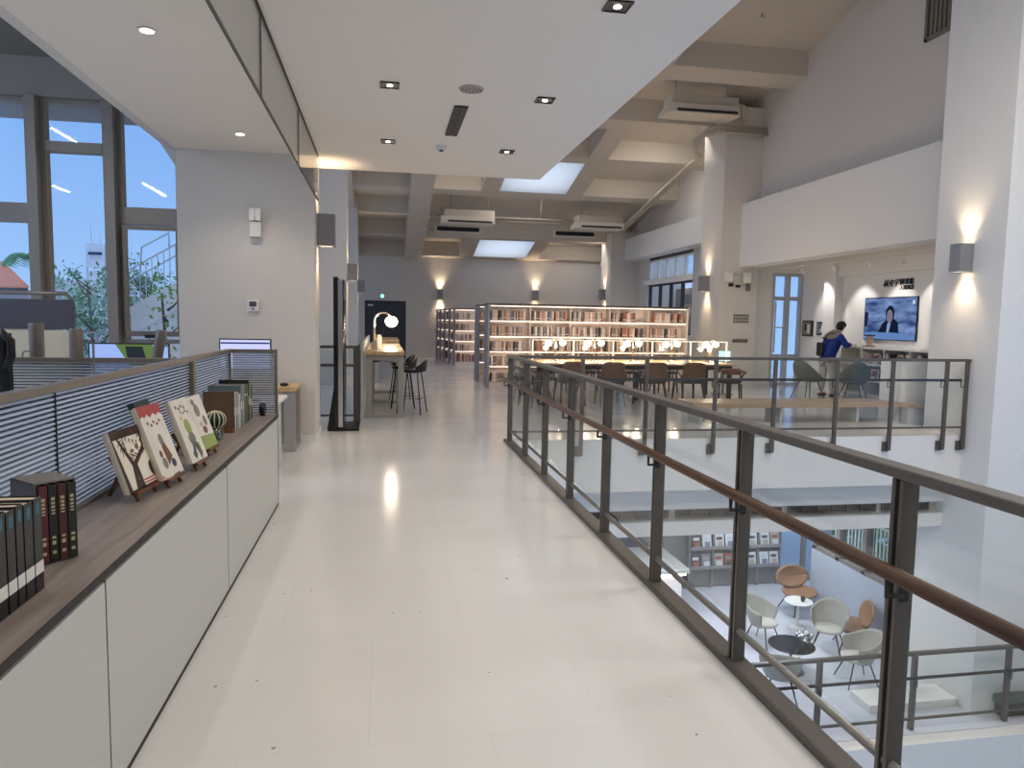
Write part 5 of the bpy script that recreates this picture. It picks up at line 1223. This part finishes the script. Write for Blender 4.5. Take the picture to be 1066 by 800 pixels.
# ================================================================== PERSON
def skinbody(name, joints, edges, mat, parent, root=0, sub=2):
    me = bpy.data.meshes.new(name); me.from_pydata([j[0] for j in joints], edges, [])
    o = bpy.data.objects.new(name, me); COL.objects.link(o)
    sk = o.modifiers.new('skin', 'SKIN'); sk.use_smooth_shade = True
    lay = me.skin_vertices[0] if me.skin_vertices else None
    if lay is None:
        me.attributes.new('skin', 'FLOAT', 'POINT')
    for i, j in enumerate(joints):
        lay.data[i].radius = (j[1], j[2] if len(j) > 2 else j[1]); lay.data[i].use_root = (i == root)
    sb = o.modifiers.new('sub', 'SUBSURF'); sb.levels = sub; sb.render_levels = sub
    bpy.context.view_layer.update()
    m2 = bpy.data.meshes.new_from_object(o.evaluated_get(bpy.context.evaluated_depsgraph_get()))
    bpy.data.objects.remove(o)
    m2.materials.clear(); m2.materials.append(mat)
    for p in m2.polygons: p.use_smooth = True
    o = bpy.data.objects.new(name, m2); COL.objects.link(o); o.parent = parent; o['_w'] = (0, 0, 0)
    return o
# local frame: faces +x, leaning over a 1.1 m high shelf; origin between the feet
t = thing('person', 'person in blue and grey hooded jacket leaning on the alcove shelf', 'person', (9.62, 14.35, 0), None, local=True); t.rotation_euler = (0, 0, .12)
body = skinbody('body', [((-.02, 0, .93), .08, .1), ((.03, 0, 1.1), .08, .11), ((.12, 0, 1.28), .09, .12), ((.2, 0, 1.38), .07, .08), ((.25, 0, 1.44), .05), ((.29, .0, 1.53), .075, .085), ((.33, 0, 1.60), .07, .075),
    ((-.03, .1, .86), .06), ((-.02, .11, .48), .055), ((-.06, .11, .08), .035), ((.07, .12, .035), .035, .03), ((-.03, -.1, .86), .06), ((.06, -.11, .48), .055), ((.04, -.11, .08), .035), ((.17, -.12, .035), .035, .03),
    ((.16, .17, 1.31), .045), ((.24, .24, 1.14), .042), ((.46, .16, 1.16), .028), ((.53, .13, 1.155), .024, .018), ((.16, -.17, 1.31), .045), ((.24, -.25, 1.14), .042), ((.46, -.13, 1.16), .028), ((.53, -.10, 1.155), .024, .018)],
    [(0, 1), (1, 2), (2, 3), (3, 4), (4, 5), (5, 6), (0, 7), (7, 8), (8, 9), (9, 10), (0, 11), (11, 12), (12, 13), (13, 14), (2, 15), (15, 16), (16, 17), (17, 18), (2, 19), (19, 20), (20, 21), (21, 22)], M['skin'], t)
m = MB()
for sy in (1, -1):
    for k in range(4):
        y0 = sy*(.115)+(k-1.5)*.017
        m.tube([(.535, y0, 1.155), (.57, y0, 1.158-.002*k), (.6, y0, 1.148), (.612, y0, 1.135)], [.0085, .008, .007, .006], 6)
    m.tube([(.53, sy*.115-sy*.03, 1.15), (.555, sy*.115-sy*.048, 1.147), (.575, sy*.115-sy*.05, 1.138)], [.009, .008, .007], 6)
m.build('fingers', M['skin'], body)
m = MB(); m.sphere((.395, 0, 1.53), .016, 0, 8, 6, (1.3, .8, 1)); m.build('nose', M['skin'], body)
m = MB(); [m.sphere((.385, s*.03, 1.56), .009, 0, 8, 6) for s in (-1, 1)]; m.build('eyes', M['black'], body)
m = MB(); m.box(.388, .393, -.02, .02, 1.488, 1.494); m.build('mouth', cmat('lips', 170, 96, 88), body)
m = MB(); [m.sphere((.3, s*.085, 1.53), .024, 0, 8, 6, (.7, .4, 1.2)) for s in (-1, 1)]; m.build('ears', M['skin'], body)
m = MB(); m.sphere((.305, 0, 1.585), .102, 0, 20, 12, (1.05, .93, .86)); m.sphere((.265, 0, 1.54), .085, 0, 16, 10, (.9, .98, 1.15)); m.build('hair', M['hair'], t)
skinbody('blue_jacket', [((-.04, 0, .80), .16, .2), ((-.02, 0, .93), .16, .195), ((.03, 0, 1.06), .16, .195), ((.1, 0, 1.2), .15, .19), ((.16, 0.17, 1.31), .1), ((.24, .25, 1.13), .07), ((.44, .17, 1.165), .045), ((.16, -.17, 1.31), .1), ((.24, -.26, 1.13), .07), ((.44, -.14, 1.165), .045)],
         [(0, 1), (1, 2), (2, 3), (3, 4), (4, 5), (5, 6), (3, 7), (7, 8), (8, 9)], M['jk_blue'], t)
skinbody('grey_yoke', [((.07, 0, 1.21), .16, .21), ((.15, 0, 1.33), .125, .17), ((.2, 0, 1.41), .085, .1), ((.15, .2, 1.3), .088), ((.15, -.2, 1.3), .088)], [(0, 1), (1, 2), (1, 3), (1, 4)], M['jk_grey'], t)
m = MB(); m.sphere((.14, 0, 1.41), .095, 0, 16, 10, (1, 1.25, .75)); m.build('hood', M['jk_grey'], t)
skinbody('trousers', [((-.02, 0, .9), .145, .175), ((-.03, .09, .78), .11), ((-.02, .11, .46), .08), ((-.06, .11, .13), .068), ((-.03, -.09, .78), .1), ((.06, -.11, .46), .08), ((.04, -.11, .13), .068)],
         [(0, 1), (1, 2), (2, 3), (0, 4), (4, 5), (5, 6)], M['trousers'], t)
for s, x in ((1, -.02), (-1, .08)):
    m = MB(); m.sphere((x, s*.115, .045), .05, 0, 14, 8, (2.4, .95, .9)); m.build('shoe', M['dark_leg'], t)
t = thing('backpack', 'dark bag hanging behind the leaning person', 'bag', (9.45, 14.35, 1.0))
MB().box(9.38, 9.45, 14.24, 14.46, .9, 1.2).build('bag_body', M['black'], t, bevel=.03)
MB().tube([(9.45, 14.28, 1.25), (9.55, 14.25, 1.42), (9.72, 14.22, 1.38)], .012, 6).build('strap', M['black'], t)

# ================================================================== OUTSIDE
struct(MB().box(-40, -2.6, 10.5, 60, -4.4, -4.2).build('floor_outside', M['stone']))
t = thing('outdoor_stair', 'white outdoor staircase with rail seen through the right casement window', 'staircase', (-5.2, 18, -4))
MB().prism([(-5.95, 17.9, .93), (-3.6, 17.9, 2.35), (-3.6, 17.9, 3.0), (-5.95, 17.9, 1.58)], (0, .15, 0)).build('stringer_wall', M['stone'], t)
MB().prism([(-5.95, 17.95, -3.9), (-3.6, 17.95, -3.9), (-3.6, 17.95, 2.35), (-5.95, 17.95, .93)], (0, .1, 0)).build('wall', cmat('stair wall white', 236, 241, 250, .9), t)
m = MB()
for k in range(18):
    x = -5.9+k*.13; z = .95+(x+7)*.603; m.box(x-.008, x+.008, 17.96, 17.976, z, z+.85)
m.build('balusters', M['ext_metal'], t)
for q in (.86, .6): MB().tube([(-5.95, 17.97, 1.583+q), (-3.6, 17.97, 3.0+q)], .02, 6).build('handrail', M['ext_metal'], t)
MB().tube([(-5.55, 18.1, 2.5), (-5.5, 18.1, 3.1), (-4.9, 18.1, 3.45), (-4.9, 18.1, 3.1)], .02, 6).tube([(-4.7, 18.1, 3.2), (-4.68, 18.1, 3.65), (-3.9, 18.1, 4.0)], .02, 6).build('upper_rail', M['ext_metal'], t)
t = thing('dark_gate', 'dark barred gate at the foot of the outdoor stair', 'gate', (-5.7, 17.5, -4.2))
m = MB(); [m.box(-5.95+.09*k, -5.9+.09*k, 17.5, 17.54, 1.55, 2.35-.0*k) for k in range(4)]; m.box(-5.97, -5.6, 17.5, 17.54, 1.5, 1.56).box(-5.97, -5.6, 17.5, 17.54, 2.0, 2.05); m.box(-5.97, -5.93, 17.5, 17.54, -4.2, 1.5).box(-5.64, -5.6, 17.5, 17.54, -4.2, 1.5); m.build('bars', cmat('dark plum metal', 52, 44, 72), t)
t = thing('billboard', 'white billboard on a frame rising above the trees outside', 'billboard', (-11, 30, -4.2))
MB().box(-11.1, -10.45, 30, 30.08, 3.3, 4.2).build('panel', cmat('billboard white', 222, 232, 250, .8), t)
MB().box(-11.0, -10.52, 29.97, 29.99, 3.78, 3.88).build('dark_band', cmat('billboard navy', 40, 46, 86), t); MB().box(-10.95, -10.56, 29.97, 29.99, 3.66, 3.71).build('grey_band', M['ext_metal'], t)
m = MB(); [m.box(x-.03, x+.03, 30.1, 30.16, -4.2, 4.2) for x in (-11.1, -10.45)]; m.tube([(-10.9, 30.1, 4.2), (-10.95, 30.1, 4.9)], .015, 5).tube([(-10.6, 30.1, 4.2), (-10.6, 30.1, 4.6)], .015, 5); m.build('mast', M['ext_metal'], t)
t = thing('distant_building', 'pale distant building behind the trees outside', 'building', (-12, 34, -4.2))
m = MB(); m.box(-14.5, -10.5, 34, 36, -4.2, 3.0).box(-12.6, -11.3, 34.2, 35, 3.0, 3.4); m.build('walls', cmat('pale facade', 220, 228, 244, .9), t)
for r_ in range(4): 
    for k in range(5): MB().box(-14.2+.75*k, -13.75+.75*k, 33.97, 33.995, -1+r_*.9, -.5+r_*.9).build('window', cmat('facade window', 110, 126, 156), t)
t = thing('red_roof_house', 'house with red tiled roof outside at the left edge', 'house', (-16, 30, -4.2))
MB().box(-19, -13.2, 30.2, 33, -4.2, 2.4).build('walls', cmat('house wall', 176, 178, 186), t)
MB().prism([(-19.5, 29.6, 2.4), (-12.95, 29.6, 2.4), (-14.6, 31.4, 3.4), (-19.5, 31.4, 3.6)], (0, .1, .12)).build('roof', M['redroof'], t)
MB().box(-19.5, -12.95, 29.55, 29.6, 2.3, 2.45).build('eave', cmat('eave dark', 70, 60, 64), t)
def tree(label, x, y, h, r, lm, n=700, base=-4.2, seed=1, palm=False):
    q = random.Random(seed); t = thing('tree', label, 'tree', (x, y, base), 'trees outside the left windows')
    tr = MB(); tr.tube([(x, y, base), (x+.05, y, (base+h)/2), (x+q.uniform(-.2, .2), y, h-.3)], [.09, .06, .02], 7)
    if not palm:
        for k in range(16):
            z = base+2+(h-base-2.5)*q.random(); a = q.random()*2*PI; l = r*q.uniform(.5, .95)
            tr.tube([(x, y, z), (x+math.cos(a)*l*.5, y+math.sin(a)*l*.5, z+.35*l), (x+math.cos(a)*l, y+math.sin(a)*l, z+.9*l)], [.03, .02, .006], 5)
    tr.build('trunk', M['bark'], t)
    lf_ = MB()
    cl = [(q.uniform(-r, r)*.8, q.uniform(-r, r)*.8, q.uniform(base+2.2, h), q.uniform(.2, .45)) for _ in range(34)]
    if palm:
        for k in range(11):
            a = 2*PI*k/11
            for j in range(14):
                s0 = j/14; px_ = x+math.cos(a)*.8*s0; py_ = y+math.sin(a)*.8*s0; pz = h+.25*math.sin(s0*PI)-.35*s0
                lf_.add([(px_, py_, pz), (px_+.3*math.sin(a)+.06, py_-.3*math.cos(a), pz-.18), (px_+.12*math.cos(a), py_+.1*math.sin(a), pz-.02), (px_-.3*math.sin(a)+.06, py_+.3*math.cos(a), pz-.18)], [(0, 1, 2), (0, 2, 3)])
    else:
        for _ in range(int(n*2.4)):
            c = q.choice(cl); s = q.uniform(.035, .08)
            p = Vector((x+c[0]+q.gauss(0, c[3]*.55), y+c[1]+q.gauss(0, c[3]*.55), c[2]+q.gauss(0, c[3]*.55)))
            u = Vector((q.gauss(0, 1), q.gauss(0, 1), q.gauss(0, 1))).normalized()*s; v = u.orthogonal().normalized()*s*.5
            lf_.add([p-u, p+v, p+u, p-v], [(0, 1, 2, 3)])
    lf_.build('foliage', lm, t)
for i, (x, y, h, r, lm, n, l) in enumerate(((-8.2, 22.5, 2.75, .9, 'leaf', 950, 'slender leafy tree outside the middle window, left one'), (-7.35, 22.0, 2.7, .8, 'leaf2', 900, 'slender pale leafy tree outside the middle window, centre one'),
        (-6.6, 22.3, 2.8, .75, 'leaf', 900, 'slender leafy tree outside the middle window, right one'), (-9.2, 24, 2.5, 1., 'leaf2', 800, 'leafy tree partly behind the window post'), (-7.7, 24.5, 2.2, 1.3, 'leaf', 1100, 'low bushy tree behind the slender ones'),
        (-4.45, 16.2, 2.3, .35, 'leaf3', 170, 'thin sparse tree before the white outdoor stair'))):
    tree(l, x, y, h, r, M[lm], n, seed=i+3)
tree('palm like tree beside the red roofed house', -12.4, 28.5, 3.55, 1, M['leaf'], palm=True, seed=20)
t = thing('balcony_rail', 'pale railing line outside just beyond the windows', 'railing', (-4, 12, 0))
MB().tube([(-8, 12.5, 1.25), (-3.7, 12.5, 1.25)], .02, 6).build('rail', M['ext_metal'], t)
for x in (-7.5, -6, -4.5, -3.72): MB().box(x-.02, x+.02, 12.48, 12.52, -4.2, 1.24).build('post', M['ext_metal'], t)
t = thing('bush', 'bright green bush outside the lower right window', 'bush', (11.2, 14.6, -4.2))
q = random.Random(5); m = MB()
for _ in range(2600):
    c = q.choice([(11.0, 14.6, -3.2), (11.3, 15.6, -3.0), (10.8, 13.6, -3.6), (11.6, 14.8, -2.5), (11.5, 16.2, -2.9)]); p = Vector((c[0]+q.gauss(0, .4), c[1]+q.gauss(0, .4), c[2]+q.gauss(0, .4)))
    u = Vector((q.gauss(0, 1), q.gauss(0, 1), q.gauss(0, 1))).normalized()*q.uniform(.06, .12); v = u.orthogonal().normalized()*.04; m.add([p-u, p+v, p+u, p-v], [(0, 1, 2, 3)])
m.build('foliage', M['leaf3'], t); MB().tube([(11.2, 14.6, -4.3), (11.2, 14.6, -2.8)], .06, 7).build('trunk', M['bark'], t)

# ================================================================== LIGHT
wd = bpy.data.worlds.new('world'); S.world = wd; wd.use_nodes = True
nt = wd.node_tree; nt.nodes.clear()
o = nt.nodes.new('ShaderNodeOutputWorld'); b = nt.nodes.new('ShaderNodeBackground')
tc = nt.nodes.new('ShaderNodeTexCoord'); sp_ = nt.nodes.new('ShaderNodeSeparateXYZ'); r = nt.nodes.new('ShaderNodeValToRGB')
nt.links.new(tc.outputs['Generated'], sp_.inputs[0]); nt.links.new(sp_.outputs['Z'], r.inputs[0])
e = r.color_ramp.elements; e[0].position = 0.; e[0].color = rgb(160, 198, 246); e[1].position = .35; e[1].color = rgb(112, 164, 238)
e2 = e.new(.7); e2.color = (.95, 1.05, 1.2, 1)
nt.links.new(r.outputs[0], b.inputs[0]); b.inputs[1].default_value = 1.1; nt.links.new(b.outputs[0], o.inputs[0])
def fill_panel(x, y, z, sx, sy, e_, label, name='added_fill_light', col=NEUT, rot=(0, 0, 0)):  # white box with an area lamp, added as fill light
    t = thing(name, label, 'ceiling light', (x, y, z))
    MB().box(x-sx/2, x+sx/2, y-sy/2, y+sy/2, z+.01, z+.05).build('housing', M['white'], t)
    lamp('AREA', 'panel', (x, y, z), e_, col, t, rot, shape='RECTANGLE', size=sx, size_y=sy)
for i, (x, y) in enumerate(((2.2, 13.75), (2.2, 16.1), (2.2, 18.4), (7.4, 18.4), (2.2, 20.4), (7.4, 20.4), (4.5, 22.95), (7.4, 27.0))):  # added to brighten the hall, kept out of sight by the beams
    fill_panel(x, y, zr(y)+.40, 1.3, .3, 24, 'added unseen fill light tucked behind a roof beam, %s' % ['over the walkway railing', 'before the long bookcase', 'over the long bookcase, left', 'beside the middle right pier', 'over the second bookcase, left', 'over the second bookcase, right', 'middle far bay', 'near the back wall'][i])
for i, (x, y, z) in enumerate(((4.5, 1.0, 7.0), (7.8, 1.0, 7.0), (4.2, 5.0, 6.6), (6.8, 5.0, 6.6))):  # added fill above the opening, outside the view
    fill_panel(x, y, z, 2.4, 1.2, 125, 'added unseen fill light over the opening, %s' % ['near left', 'near right', 'far left', 'far right'][i])
for i, (x, y) in enumerate(((6.4, 10.8), (7.6, 12.6), (4.5, 11.5))):  # added to brighten the lower floor
    fill_panel(x, y, -1.5, .6, .6, 34, 'added square fill light under the lower ceiling, %s' % ['over the round tables', 'over the tan chairs', 'over the white counter'][i], col=(.86, .92, 1))
S.view_settings.view_transform = 'Standard'; S.view_settings.look = 'None'; S.view_settings.gamma = 1; S.view_settings.exposure = 0.0
try: S.view_settings.use_curve_mapping = False
except Exception: pass
for o in list(bpy.data.objects):
    if '_w' in o: del o['_w']
